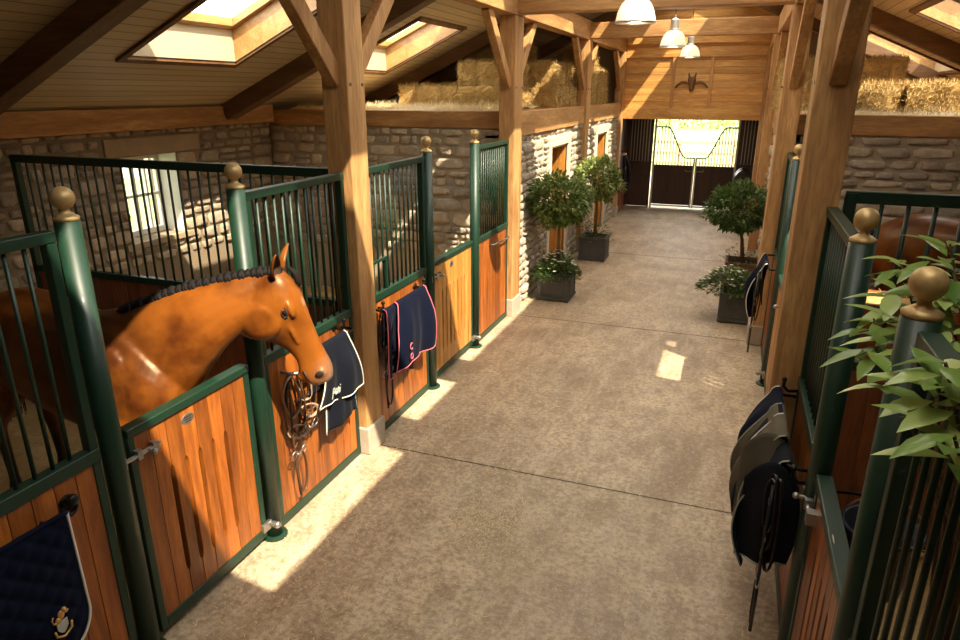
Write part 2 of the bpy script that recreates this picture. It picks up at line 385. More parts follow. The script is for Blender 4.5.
for i, h in enumerate(HOLES_R[:3]): skylight(h, 1, ['skylight in the right roof slope over the near right stall', 'skylight in the right roof slope at the top right corner, above the hay', 'farther skylight in the right roof slope, seen past the big rafter'][i])
for i, h in enumerate(HOLES_L[2:]): skylight(h, -1, ['roof light left of the ridge before the second truss', 'roof light left of the ridge beyond the third truss', 'roof light left of the ridge over the nearer stone doorway', 'roof light left of the ridge next to the gable boards'][i], low=False)
for i, h in enumerate(HOLES_R[3:]): skylight(h, 1, ['roof light right of the ridge nearest the camera', 'short roof light right of the ridge above the horse', 'long roof light right of the ridge above the middle of the aisle', 'long roof light right of the ridge over the nearer stone doorway', 'long roof light right of the ridge beyond the third truss', 'small roof light right of the ridge, last before the gable'][i], low=False)

# ------------------------------------------------------------------ rubble walls with individually shaped stones
def stonewall(name, mapf, u0, u1, z0, z1, holes=(), thick=.4, stone='stone', mort='mortar', rh=(.09, .20), rw=(.13, .42), stones=None, seed=1, extra=None):
    """mapf(u, z, d): d = distance out of the wall face."""
    rnd = random.Random(seed); m = MB(); us = sorted({u0, u1} | {h[0] for h in holes} | {h[1] for h in holes}); zs = sorted({z0, z1} | {h[2] for h in holes} | {h[3] for h in holes})
    for i in range(len(us) - 1):
        for j in range(len(zs) - 1):
            cu, cz = (us[i] + us[i + 1]) / 2, (zs[j] + zs[j + 1]) / 2
            if any(h[0] < cu < h[1] and h[2] < cz < h[3] for h in holes): continue
            p = [mapf(u, z, d) for u in (us[i], us[i + 1]) for z in (zs[j], zs[j + 1]) for d in (-thick, 0)]
            m.add(p, [(0, 1, 3, 2), (4, 6, 7, 5), (0, 4, 5, 1), (2, 3, 7, 6), (0, 2, 6, 4), (1, 5, 7, 3)])
    wall = m.build(name, mort, struct=True)
    s = MB(); a0, a1, b0, b1 = stones or (u0, u1, z0, z1)
    z = b0
    marks = sorted({h[k] for h in holes for k in (2, 3)} | {e[k] for e in (extra or []) for k in (2, 3)} | {b1})
    while z < b1 - .03:
        h = rnd.uniform(*rh); nx = [q for q in marks if q > z + .02][0]
        if z + h > nx - .07: h = nx - z
        iv = [(a0, a1)]
        for hh in list(holes) + list(extra or []):
            if hh[2] < z + h / 2 < hh[3]:
                iv = [q for (p, r) in iv for q in ((p, min(r, hh[0])), (max(p, hh[1]), r)) if q[1] - q[0] > .03]
        for (p, r) in iv:
            u = p
            while u < r - .02:
                w = rnd.uniform(*rw) * (1.2 if h > .14 else .9)
                if u + w > r - .1: w = r - u
                subs = [(z, h)]
                if h > .14 and w < .34 and rnd.random() < .45: subs = [(z, h * .48), (z + h * .5, h * .5)]
                for (zz, hh) in subs:
                    cu, cz = u + w / 2, zz + hh / 2 + rnd.uniform(-.006, .006); hw, hv = w / 2 - .008 - rnd.random() * .01, hh / 2 - .007 - rnd.random() * .008
                    if hw < .02 or hv < .015: continue
                    n = 12; dep = rnd.uniform(.016, .05); sk = rnd.uniform(-.22, .22); vs = []
                    jit = [rnd.uniform(.80, 1.06) for _ in range(n)]
                    for (sc, d) in ((1.0, -.004), (.96, dep * .55), (.80, dep), (.4, dep * 1.08)):
                        for k in range(n):
                            t = 2 * PI * k / n + .26; ct, st = math.cos(t), math.sin(t); e = .42
                            x = math.copysign(abs(ct) ** e, ct) * hw * jit[k]; y = math.copysign(abs(st) ** e, st) * hv * jit[(k * 5) % n]
                            vs.append(mapf(cu + (x + sk * y) * sc, cz + y * sc, d + (rnd.uniform(-.003, .003) if sc < .9 else 0)))
                    c = len(vs); vs.append(mapf(cu, cz, dep * 1.1))
                    fs = [(q * n + k, q * n + (k + 1) % n, (q + 1) * n + (k + 1) % n, (q + 1) * n + k) for q in range(3) for k in range(n)] + [(3 * n + k, 3 * n + (k + 1) % n, c) for k in range(n)]
                    s.add(vs, fs)
                u += w
        z += h
    o = s.build(name.replace('wall', 'wall_stones') if False else name, stone, wall, smooth=True)
    o.name = 'stonework'
    return wall
# outer left wall with its window
WIN = (5.80, 6.62, 1.18, 2.15)
stonewall('wall_left', lambda u, z, d: V((XEL + d, u, z)), YB, 20, -.1, 2.46, [WIN], .45, stones=(2.2, YX, .9, 2.45), seed=3, extra=[(5.55, 7.05, 2.15, 2.37)])
MB().box(XEL - .3, XEL + .03, 5.6, 7.02, 2.16, 2.36).build('trim_2', 'lintel', bevel=.012, struct=True)
MB().box(XEL - .02, XEL + .06, 5.66, 6.78, 1.11, 1.185).build('trim_3', 'lintel', bevel=.01, struct=True)
w = MB(); X0 = XEL - .34; X1 = XEL - .29
for a, b_, c, d in ((5.8, 5.86, 1.18, 2.15), (6.56, 6.62, 1.18, 2.15), (5.86, 6.56, 1.18, 1.25), (5.86, 6.56, 2.08, 2.15), (6.19, 6.23, 1.25, 2.08), (5.86, 6.56, 1.64, 1.675), (6.02, 6.045, 1.25, 2.08), (6.38, 6.405, 1.25, 2.08)): w.box(X0, X1, a, b_, c, d)
wf = w.build('window_1', 'white_paint', struct=True)
MB().box(X0 + .02, X0 + .026, 5.84, 6.58, 1.2, 2.12).build('pane', 'glass', wf)
w = MB().box(XEL - .3, XEL + .005, 5.79, 5.802, 1.18, 2.15); w.box(XEL - .3, XEL + .005, 6.612, 6.622, 1.18, 2.15); w.build('trim_4', 'white_paint', struct=True)
stonewall('wall_right', lambda u, z, d: V((XER - d, u, z)), YB, 20, -.1, 2.46, [], .45, stones=(4.4, YX, .9, 2.45), seed=5)
# cross walls that close the stalls
stonewall('wall_cross_left', lambda u, z, d: V((u, YX - d, z)), XEL, -2.80, -.05, 2.41, [], .3, 'mid_stone', 'mid_mortar', stones=(XEL, -2.80, .7, 2.4), seed=11, rh=(.09, .20), rw=(.12, .40))
stonewall('wall_cross_right', lambda u, z, d: V((u, YX - d, z)), .62, XER, -.05, 2.41, [], .3, 'mid_stone', 'mid_mortar', stones=(.62, XER, .7, 2.4), seed=12, rh=(.09, .15), rw=(.2, .5))
# aisle walls of the rooms below the lofts
DOORS = [(10.25, 11.35, 0, 2.05), (13.85, 14.90, 0, 2.05)]
fr = [(a - .16, b_ + .16, 0, 2.22) for a, b_, _, _ in DOORS]
stonewall('wall_aisle_left', lambda u, z, d: V((XL + d, u, z)), 8.5, YG, 0, 2.41, DOORS, .42, 'pale_stone', 'pale_mortar', seed=21, extra=fr, rh=(.09, .16))
stonewall('wall_aisle_right', lambda u, z, d: V((XR - d, u, z)), 8.5, YG, 0, 2.41, DOORS, .42, 'pale_stone', 'pale_mortar', seed=22, extra=fr, rh=(.09, .16))
MB().box(XEL - .4, XER + .4, YB - .2, YB, 0, 5.2).build('wall_near', 'mortar', struct=True)
n = 0
M['sand'] = plain('pale_sandstone', (.62, .53, .40), .8, 0, 10, .12, .2)
for side, X, s in (('left', XL, 1), ('right', XR, -1)):
    for k, (a, b_, c, d) in enumerate(DOORS):
        n += 1; m = MB()
        x0, x1 = sorted((X - s * .2, X + s * .035))
        m.box(x0, x1, a - .15, a, 0, d); m.box(x0, x1, b_, b_ + .15, 0, d); m.box(x0, x1, a - .16, b_ + .16, d, d + .17)
        m.build('trim_%d' % (4 + n), 'sand', bevel=.008, struct=True)
        m = MB(); x0, x1 = sorted((X - s * .40, X - s * .02))
        m.box(x0, x1, b_ - .035, b_, 0, d); m.box(x0, x1, a, a + .035, 0, d); m.box(x0, x1, a, b_, d - .035, d)
        fo = m.build('door_%d' % n, 'pine', struct=True)
        m = MB(); x0, x1 = sorted((X - s * .36, X - s * .31)); q = a + .04
        while q < b_ - .06:
            m.box(x0, x1, q, q + .118, .01, d - .04); q += .125
        m.build('boarding', 'board', fo, bevel=.004)
        MB().tube([(X - s * .30, b_ - .16, 1.0), (X - s * .26, b_ - .16, 1.02), (X - s * .26, b_ - .28, 1.02)], .009).build('handle', 'iron', fo, smooth=True)
# loft floors and their edge beams
MB().box(XEL, XL - .02, YX + .0, YG, 2.41, 2.6).build('floor', 'oakX', struct=True)
MB().box(XR + .02, XER, YX + .0, YG, 2.41, 2.6).build('floor', 'oakX', struct=True)
tk = [0]
def beam(x0, x1, y0, y1, z0, z1, ax, label, cat='beam', group=None, name='timber_beam', dark=False, bev=.012):
    return tag(MB().box(x0, x1, y0, y1, z0, z1).build(name, ('dark' if dark else 'oak') + ax, bevel=bev), label, cat, group)
beam(XEL + .01, -2.81, YX - .03, YX + .16, 2.40, 2.615, 'X', 'long oak beam capping the stone cross wall, under the left hay loft')
beam(.60, XER - .01, YX - .03, YX + .16, 2.40, 2.615, 'X', 'long oak beam capping the stone cross wall, under the right hay loft')
beam(XL - .16, XL + .06, YX + .0, YG, 2.31, 2.615, 'Y', 'sunlit oak beam along the left aisle wall, above the stone doorways')
beam(XR - .06, XR + .16, YX + .0, YG, 2.31, 2.615, 'Y', 'oak beam along the right aisle wall, above the stone doorways')
beam(XEL + .0, XEL + .13, YB, YX - .04, 2.44, 2.68, 'Y', 'dark stained wall beam above the window on the outer left wall')
beam(XER - .13, XER, YB, YX - .04, 2.44, 2.68, 'Y', 'dark stained wall beam along the outer right wall')
# plates on the post heads
beam(-2.78, -2.58, YB, YG, 3.70, 4.0, 'Y', 'long oak plate on the heads of the left posts')
beam(.39, .59, YB, YG, 3.70, 4.0, 'Y', 'long oak plate on the heads of the right posts')
for i, y in enumerate((4.32, 8.2, 12.32)):
    beam(-2.62, .43, y, y + .22, 3.72, 3.97, 'X', ['oak tie beam across the aisle nearest the camera, above the horse', 'oak tie beam across the aisle at the top edge, over the first lamp', 'second oak tie beam across the aisle, before the gable boards'][i], 'beam', 'tie beams across the aisle')
for i, y in enumerate((-.1, 4.0, 7.42, 10.88, 14.4)):
    for s in (-1, 1):
        xe = XEL + .12 if s < 0 else XER - .12; m = MB(); w2 = .20; dp = .21
        ra = ZE + SL * .12 - dp / 2; rb = ZE + SL * (XC - XEL) - dp / 2
        m.bar((xe, y + w2 / 2, ra - .0), (XC, y + w2 / 2, rb), w2, dp * 1.0)
        where = ['over the camera', 'above the horse', 'just before the hay loft', 'over the hay bales', 'near the far gable'][i]
        tag(m.build('rafter', 'darkX', bevel=.01), 'dark stained rafter on the %s roof slope %s' % ('left' if s < 0 else 'right', where), 'rafter', 'principal rafters')
beam(XC - .08, XC + .08, YB, YG, zroof(XC) - .3, zroof(XC) - .02, 'Y', 'ridge beam under the peak of the roof', dark=True)

# ------------------------------------------------------------------ posts with braces
def post(x0, x1, y0, y1, zt, label, group, braces=(), pad=True):
    cx, cy = (x0 + x1) / 2, (y0 + y1) / 2
    root = empty('timber_post', (cx, cy, 0), label, 'post', group)
    m = MB()                                                        # slightly uneven hewn section
    hs = [.0, .6, 1.2, 1.8, 2.4, 3.0, zt]; vs = []
    for i, z in enumerate(hs):
        j = [.006 * noise.noise(V((cx * 3 + k, cy, z))) for k in range(4)]
        vs += [(x0 + j[0], y0 + j[1], z), (x1 + j[2], y0 + j[1], z), (x1 + j[2], y1 + j[3], z), (x0 + j[0], y1 + j[3], z)]
    fs = [(3, 2, 1, 0)] + [(i * 4 + k, i * 4 + (k + 1) % 4, i * 4 + 4 + (k + 1) % 4, i * 4 + 4 + k) for i in range(len(hs) - 1) for k in range(4)] + [tuple(4 * (len(hs) - 1) + k for k in range(4))]
    m.add(vs, fs); m.build('shaft', 'oakZ', root, bevel=.012)
    for s in braces:
        ya = y0 if s < 0 else y1
        MB().bar((cx, ya - s * .02, 2.93), (cx, ya + s * .74, zt + .02), .09, .13, (0, s, .8)).build('brace', 'oakZ', root, bevel=.008)
        MB().lathe([(.012, -.006), (.012, .006)], (cx + (.06 if cx < 0 else -.06) * 1.0 + (.045 if cx < 0 else -.045), ya - s * .04, 2.9), 8, 'X').build('peg', 'darkZ', root)
    if pad: MB().box(x0 - .02, x1 + .02, y0 - .02, y1 + .02, 0, .24).build('stone_pad', 'padstone', root, bevel=.012)
    return root
PG = 'oak posts along the %s side of the aisle'
post(-2.79, -2.58, 4.30, 4.54, 3.7, 'big oak post in front of the left stalls, just behind the horse head', PG % 'left', (-1, 1))
post(-2.79, -2.58, 8.15, 8.47, 3.7, 'oak post on the left where the stalls meet the stone wall', PG % 'left', (-1, 1))
post(-2.76, -2.57, 12.30, 12.58, 3.7, 'oak post set in the left stone wall between the two doorways', PG % 'left', (-1, 1))
post(-2.76, -2.57, 16.2, 16.45, 3.7, 'farthest oak post on the left, at the gable boards', PG % 'left', (-1,))
post(.36, .58, 4.30, 4.54, 3.7, 'big oak post on the right, nearest and widest in view', PG % 'right', (-1, 1))
post(.38, .58, 8.15, 8.47, 3.7, 'oak post on the right where the stalls meet the stone wall', PG % 'right', (-1, 1))
post(.36, .57, 12.30, 12.58, 3.7, 'oak post set in the right stone wall', PG % 'right', (-1, 1))
post(.38, .57, 16.2, 16.45, 3.7, 'farthest oak post on the right, at the gable boards', PG % 'right', (-1,))

# ------------------------------------------------------------------ far gable of boards
m = MB(); z = 2.5
while z < 5.0:
    h = .145; zt = min(z + h - .004, 5.05); xa = max(XL - .1, XEL + (z - ZE) / SL if z > ZE else -9); xb = min(XR + .1, XER - (z - ZE) / SL)
    m.box(xa, xb, YG, YG + .03, z, zt); z += h
gw = m.build('wall_far', 'gable', struct=True, bevel=.006)
MB().extr([(XL - .1, 2.45), (XR + .1, 2.45), (XR + .1, 4.4), (XC, 5.15), (XL - .1, 4.4)], lambda x, z: V((x, YG + .03, z)), lambda x, z: V((x, YG + .25, z))).build('wall_far_backing', 'gatewood', struct=True)  # unseen backing added to block light through gaps between the boards
MB().box(XEL - .4, XL - .08, YG + .03, YG + .3, -.1, 4.4).build('wall_far_left', 'mortar', struct=True)
MB().box(XR + .08, XER + .4, YG + .03, YG + .3, -.1, 4.4).build('wall_far_right', 'mortar', struct=True)
MB().box(-2.66, .49, YG - .10, YG + .12, 2.26, 2.5).build('trim_9', 'gable', bevel=.01, struct=True)
m = MB().box(-2.66, .49, YG - .05, YG + .0, 3.58, 3.66); m.box(-2.66, .49, YG - .06, YG + .0, 3.86, 4.02); m.build('trim_10', 'gable', bevel=.006, struct=True)
m = MB()
for x in (-1.52, -.71): m.box(x - .035, x + .035, YG - .045, YG, 2.5, 3.58)
m.build('trim_11', wood('gable_boards_upright', (.36, .16, .045), (.60, .30, .10), 'Z', .5, .8), bevel=.006, struct=True)
# carved horse head and swag
e = empty('wall_carving', (-1.11, YG, 2.85), 'carved wooden horse head with curved side swags on the gable boards', 'carving')
m = MB(); rings = [(3.17, .075, .05), (3.12, .085, .07), (3.05, .075, .075), (2.97, .055, .065), (2.90, .045, .055), (2.86, .03, .04)]
vs = []; fs = []
for z, rx, ry in rings:
    for k in range(10):
        t = 2 * PI * k / 10; vs.append((-1.11 + rx * math.cos(t), YG - .03 + ry * math.sin(t) - .02, z))
for i in range(5):
    for k in range(10): fs.append((i * 10 + k, i * 10 + (k + 1) % 10, (i + 1) * 10 + (k + 1) % 10, (i + 1) * 10 + k))
fs += [tuple(range(10)), tuple(50 + k for k in range(10))]
m.add(vs, fs)
for s in (-1, 1): m.tube([(-1.11 + s * .05, YG - .05, 3.16), (-1.11 + s * .075, YG - .05, 3.22), (-1.11 + s * .07, YG - .05, 3.27)], [.022, .018, .004], 6)
m.build('head', 'darkZ', e, smooth=True)
for s in (-1, 1):
    MB().tube([(-1.11 + s * (.07 + .28 * t), YG - .03, 3.02 + .06 * math.sin(t * PI * .9) - .10 * t * t) for t in [i / 8 for i in range(9)]], [.018 + .008 * math.sin(i / 8 * PI) for i in range(9)], 6).build('swag', 'darkX', e, smooth=True)

# ------------------------------------------------------------------ far lobby, gates and yard
m = MB(); z = .02
def slatwall(x0, x1, y0, y1, z0, z1, ax):
    m = MB(); m.box(x0 + (.015 if ax == 'Y' else 0), x1 - (.015 if ax == 'Y' else 0), y0 + (.012 if ax == 'X' else 0), y1 - (.012 if ax == 'X' else 0), z0 + .002, z1 - .002); a = y0 if ax == 'Y' else x0; e_ = y1 if ax == 'Y' else x1
    while a < e_ - .01:
        b_ = min(a + .11, e_)
        m.box(x0, x1, a, b_ - .004, z0, z1) if ax == 'Y' else m.box(a, b_ - .004, y0, y1, z0, z1)
        a += .11
    return m
MB().box(XL - .2, XR + .2, YG + .1, YE + .5, 2.42, 2.5).build('ceiling', 'gatewood', struct=True)
for s, x in (('left', XL - .02), ('right', XR + .02)):
    x0, x1 = sorted((x, x + (-.06 if s == 'left' else .06)))
    slatwall(x0, x1, YG + .31, YE, 0, 2.42, 'Y').build('wall_lobby_' + s, 'gatewood', struct=True)
for (a, b_, lab) in ((XL, -2.03, 'dark boarded fixed screen with bars left of the far gates'), (-.02 + .04, XR, 'dark boarded fixed screen with bars right of the far gates')):
    r = empty('fixed_screen', ((a + b_) / 2, YE, 0), lab, 'screen', 'dark screens either side of the far gates')
    slatwall(a, b_, YE - .03, YE + .03, .02, 1.1, 'X').build('boarding', 'gatewood', r)
    m = MB()
    for z in (1.1, 2.2): m.box(a, b_, YE - .035, YE + .035, z, z + .06)
    m.box(a, a + .05, YE - .035, YE + .035, 0, 2.3); m.box(b_ - .05, b_, YE - .035, YE + .035, 0, 2.3); m.build('frame', 'gatewood', r)
    q = a + .1; first = None
    while q < b_ - .07:
        if first is None: first = MB().box(q - .009, q + .009, YE - .009, YE + .009, 1.16, 2.2).build('bar', 'steel', r); q0 = q
        else:
            c = first.copy(); C.objects.link(c); c.parent = r; c.location = (q - q0, 0, 0)
        q += .075
MB().box(XL - .2, XR + .2, YE - .06, YE + .08, 2.27, 2.42).build('trim_12', 'gatewood', struct=True)
slatwall(XL - .1, -2.06, YE + .09, YE + .16, 0, 2.5, 'X').build('wall_end_left', 'gatewood', struct=True); slatwall(.06, XR + .1, YE + .09, YE + .16, 0, 2.5, 'X').build('wall_end_right', 'gatewood', struct=True)
def gate(xa, xb, label, hinge):
    r = empty('yard_gate', ((xa + xb) / 2, YE, 0), label, 'gate', 'pair of swan neck gates to the yard')
    slatwall(xa + .04, xb - .03, YE - .02, YE + .02, .09, 1.06, 'X').build('boarding', 'gatewood', r)
    L = xb - xa; hi, lo = 2.02, 1.27
    def top(t):   # t 0 at the hinge side, 1 at the meeting stile
        if t < .28: return hi
        if t > .8: return lo
        k = (t - .28) / .52; return hi + (lo - hi) * (k * k * (3 - 2 * k))
    X = lambda t: (xa + .03 + (L - .06) * t) if hinge == 'l' else (xb - .03 - (L - .06) * t)
    MB().tube([(X(i / 30), YE, top(i / 30)) for i in range(31)], .016, 8).build('top_rail', 'iron', r, smooth=True)
    xm = xb - .02 if hinge == 'l' else xa + .02; xh = xa + .02 if hinge == 'l' else xb - .02
    MB().box(xm - .02, xm + .02, YE - .03, YE + .03, .02, lo + .02).build('stile', 'galv_white', r); MB().box(xh - .025, xh + .025, YE - .03, YE + .03, 0, 2.27).build('stile', 'galv_white', r)
    MB().box(xa + .04, xb - .04, YE - .025, YE + .025, 1.06, 1.09).build('rail', 'gatewood', r); MB().box(xa + .04, xb - .04, YE - .025, YE + .025, .04, .08).build('rail', 'galv_white', r)
    for k in range(1, 13):
        t = k / 13; MB().tube([(X(t), YE, 1.08), (X(t), YE, top(t))], .010, 6).build('bar', 'iron', r)
    s = 1 if hinge == 'l' else -1
    MB().tube([(xm - s * .02, YE - .05, .95), (xm - s * .18, YE - .05, .95), (xm - s * .20, YE - .05, .99)], .012).build('latch', 'brass', r, smooth=True)
gate(-2.0, -.96, 'left leaf of the dark yard gates with a swan neck top rail', 'l')
gate(-.95, .02, 'right leaf of the dark yard gates with a swan neck top rail', 'r')

# yard outside
t = NT('yard_ground'); sp = t.noise(t.coord(), .35, 5, .6); t.col(t.mix(sp, (.30, .27, .18), (.42, .38, .27))); t.rough(.95)
MB().box(-60, 60, YE + .3, 27, -.3, -.03).build('floor', t.m, struct=True, origin=(0, 0, 0))
t = NT('pasture'); sp = t.noise(t.coord(), .8, 5, .7); t.col(t.mix(sp, (.13, .19, .05), (.25, .30, .10))); t.rough(.95)
MB().box(-90, 90, 27, 140, -.3, -.02).build('floor', t.m, struct=True, origin=(0, 0, 0))
MB().box(-60, XEL - .5, -30, YE + .3, -.3, -.03).build('floor', t.m, struct=True, origin=(0, 0, 0))
MB().box(XER + .5, 60, -30, YE + .3, -.3, -.03).build('floor', t.m, struct=True, origin=(0, 0, 0))
r = empty('paddock_fence', (-2, 26.5, 0), 'pale post and rail paddock fence beyond the far gates', 'fence')
for i in range(-6, 7):
    MB().box(-2 + i * 1.9 - .05, -2 + i * 1.9 + .05, 26.45, 26.55, -.05, 1.25).build('post', 'lintel', r)
for z in (.35, .72, 1.1): MB().box(-14, 10, 26.41, 26.45, z - .05, z + .05).build('rail', 'lintel', r)
# hedge on the far side of the pasture
m = MB(); rnd = random.Random(4)
for _ in range(5000):
    p = V((rnd.uniform(-30, 30), rnd.gauss(60, 1.2), rnd.uniform(0, 2.6) * (.7 + .3 * math.sin(_)))); s = .18; d = V((rnd.uniform(-1, 1), rnd.uniform(-1, 1), rnd.uniform(-1, 1))).normalized() * s; e2 = d.orthogonal().normalized() * s * .6
    m.add([p - d, p + e2, p + d, p - e2], [(0, 1, 2, 3)])
tag(m.build('hedge', 'light_leaf'), 'pale green hedge far beyond the paddock', 'hedge')
SUN_E, SUN_D, SKY_E, EXPO = 7.6, (-.68, .45, -1), 3.7, 1.0
# ------------------------------------------------------------------ stall fronts
PROF = [(.062, 0), (.066, .012), (.066, .024), (.045, .04), (.026, .055), (.022, .075), (.03, .085)]
def finial_mb(x, y, z, k=1.0):
    m = MB(); m.lathe([(r * k, h * k * .8) for r, h in PROF], (x, y, z), 20)
    c = z + (.068 + .052) * k; R = .061 * k
    m.lathe([(max(.0005, R * math.sin(PI * i / 14)), -R * math.cos(PI * i / 14) * 1.0) for i in range(15)], (x, y, c), 20); return m
def stall_post(x, y, label, side, zt=2.33):
    r = empty('stall_post', (x, y, 0), label, 'post', 'green stall posts with ball finials on the ' + side)
    MB().lathe([(.052, .01), (.052, zt)], (x, y, 0), 20).build('tube', 'green', r, smooth=False)
    LOC_t = r.children[0]; LOC_t.data.polygons.foreach_set('use_smooth', [len(p.vertices) == 4 for p in LOC_t.data.polygons])
    finial_mb(x, y, zt, .80).build('finial', 'brass', r, smooth=True)
    MB().lathe([(.085, 0), (.085, .012), (.06, .02)], (x, y, 0), 16).build('foot_plate', 'green', r)
    return r
def boards(m, x0, x1, ya, yb, z0, z1, w, slots=None):
    """vertical boards across y; slots = (z0, z1, first, last) cut between neighbouring boards"""
    n = max(1, round((yb - ya) / w)); w = (yb - ya) / n
    for i in range(n):
        a, b = ya + i * w + .0015, ya + (i + 1) * w - .0015
        sl = slots and slots[2] <= i < slots[3]; sr = slots and slots[2] <= i + 1 < slots[3]
        s0, s1 = (slots[0], slots[1]) if slots else (0, 0); g = .0145
        L = [(a, z1), (a, z0)] if not sl else [(a, z1), (a, s1), (a + g * .7, s1 - .02), (a + g, s1 - .05), (a + g, s0 + .05), (a + g * .7, s0 + .02), (a, s0), (a, z0)]
        Rr = [(b, z0), (b, z1)] if not sr else [(b, z0), (b, s0), (b - g * .7, s0 + .02), (b - g, s0 + .05), (b - g, s1 - .05), (b - g * .7, s1 - .02), (b, s1), (b, z1)]
        m.extr(L + Rr, lambda y, z: V((x0, y, z)), lambda y, z: V((x1, y, z)))
def bars_row(r, mk, start, end, step, z0, z1, axis, fixed, rad=.0095):
    n = int(round((end - start) / step)); step = (end - start) / n; first = None
    for i in range(1, n):
        q = start + i * step
        if first is None:
            p = (fixed, q) if axis == 'Y' else (q, fixed)
            first = MB().tube([(p[0], p[1], z0), (p[0], p[1], z1)], rad, 8).build('bar', 'green', r, smooth=True); q0 = q
        else:
            c = first.copy(); C.objects.link(c); c.parent = r; c.location = (0, q - q0, 0) if axis == 'Y' else (q - q0, 0, 0)
def panel(X, ya, yb, label, side, mat='board', step=.083, zt=2.30):
    zm = 1.275 if zt > 2.28 else 1.19
    r = empty('barred_screen', (X, (ya + yb) / 2, 0), label, 'stall panel', 'barred stall front panels on the ' + side)
    m = MB(); boards(m, X - .018, X + .018, ya + .03, yb - .03, .07, zm - .055, .105); m.build('boarding', mat, r, bevel=.003)
    MB().box(X - .03, X + .03, ya, yb, zt - .05, zt).build('top_rail', 'green', r, bevel=.006)
    MB().box(X - .032, X + .032, ya, yb, zm - .065, zm).build('middle_rail', 'green', r, bevel=.006)
    MB().box(X - .028, X + .028, ya, yb, .01, .08).build('bottom_rail', 'green', r, bevel=.006)
    for y in (ya, yb - .045): MB().box(X - .026, X + .026, y, y + .045, .02, zt - .05).build('stile', 'green', r, bevel=.006)
    bars_row(r, None, ya + .045, yb - .045, step, zm - .005, zt - .045, 'Y', X)
    return r
def door(X, ya, yb, label, side, mat='board', s=1, slot=True, dz=0, bolt=True):
    """s = +1: aisle lies towards +X"""
    r = empty('stall_door', (X, (ya + yb) / 2, 0), label, 'stall door', 'half height stall doors on the ' + side)
    n = max(1, round((yb - ya - .08) / .105))
    m = MB(); boards(m, X - .02, X + .02, ya + .04, yb - .04, .10, 1.24 + dz, .105, (.28, .96, 2, n - 1) if slot else None); m.build('boarding', mat, r, bevel=.003)
    MB().box(X - .036, X + .036, ya, yb, 1.235 + dz, 1.285 + dz).build('cap_rail', 'green', r, bevel=.008)
    MB().box(X - .028, X + .028, ya, ya + .045, .05, 1.24 + dz).build('stile', 'green', r, bevel=.006); MB().box(X - .028, X + .028, yb - .045, yb, .05, 1.24 + dz).build('stile', 'green', r, bevel=.006)
    MB().box(X - .028, X + .028, ya + .045, yb - .045, .05, .12).build('bottom_rail', 'green', r, bevel=.006)
    yc = ya + (yb - ya) * .44; xp = X + s * .018
    pl = MB().lathe([(.001, .004), (.03, .004), (.036, .003), (.04, 0)], (0, 0, 0), 24, 'X'); pl.v = [V((xp + s * p.x * 1.0, yc + p.y * 1.25, 1.16 + p.z * .85)) for p in pl.v]
    pp = pl.build('name_plate', 'steel', r, smooth=True)
    q = MB()
    for i in range(3): q.box(min(xp + s * .004, xp + s * .0055), max(xp + s * .004, xp + s * .0055), yc - .028 + i * .004, yc + .028 - i * .004, 1.172 - i * .014, 1.176 - i * .014)
    q.build('engraving', 'iron', pp)
    # sliding bolt
    if not bolt: ya_, ya = ya, yb - .04
    b = MB().tube([(X + s * .05, ya - .07, 1.14), (X + s * .05, ya + .17, 1.14)], .011); b.box(*sorted((X + s * .028, X + s * .062)), ya + .02, ya + .05, 1.115, 1.165); b.box(*sorted((X + s * .028, X + s * .062)), ya + .12, ya + .15, 1.115, 1.165)
    b.tube([(X + s * .05, ya + .09, 1.14), (X + s * .09, ya + .09, 1.14)], .009); b.ball((X + s * .095, ya + .09, 1.14), .017)
    b.box(*sorted((X + s * .02, X + s * .065)), ya - .10, ya - .05, 1.11, 1.17)
    if not bolt: b.v = [V((p.x, p.y, p.z - .12)) for p in b.v]; ya = ya_
    b.build('bolt', 'steel', r)
    b = MB().tube([(X + s * .045, yb + .03, .13), (X + s * .08, yb + .03, .13)], .022); b.ball((X + s * .09, yb + .03, .13), .024); b.box(*sorted((X + s * .02, X + s * .045)), yb - .05, yb + .08, .10, .16); b.build('kick_bolt', 'steel', r, bevel=.002)
    return r
for y, lab in ((2.06, 'green post with a ball finial between the near left panel and the horse door'), (3.13, 'green post with a ball finial rising behind the horse head'),
               (5.72, 'green post with a ball finial before the pale wooden door on the left'), (6.95, 'green post with a small ball finial after the pale wooden door on the left')):
    stall_post(XL + .02, y, lab, 'left')
for y, lab in ((2.10, 'nearest green post on the right, its ball finial among the leaves'), (3.15, 'green post with a ball finial in front of the big right oak post'),
               (5.76, 'dark green post whose ball finial peeps out just left of the big right oak post'), (6.97, 'green post with a pale ball finial, farthest on the right')):
    stall_post(XR - .01, y, lab, 'right', 2.255)
panel(XL, .55, 1.99, 'barred panel at the left edge with the quilted saddle pad hanging on it', 'left', 'board')
panel(XL, 3.20, 4.28, 'barred panel beside the horse head, with the white edged navy rug', 'left', 'board')
panel(XL, 4.56, 5.65, 'barred panel with a small feed hatch and the pink edged navy rug', 'left', 'board')
pd = panel(XL, 7.02, 8.13, 'barred panel at the end of the left stalls with a horizontal steel handle', 'left', 'board', .075)
door(XL, 2.14, 3.05, 'slotted wooden half door the bay horse is looking over', 'left', 'board')
door(XL, 5.79, 6.88, 'pale slotted half door in the middle of the left stalls', 'left', 'pine')
MB().tube([(XL + .02, 7.45, 1.12), (XL + .07, 7.45, 1.12), (XL + .075, 7.5, 1.12), (XL + .075, 8.02, 1.10), (XL + .07, 8.06, 1.10), (XL + .02, 8.06, 1.10)], .011).build('handle', 'steel', pd, smooth=True)
m = MB(); 
for q in (4.63, 4.85): m.box(XL + .012, XL + .034, q, q + .02, 1.28, 1.55)
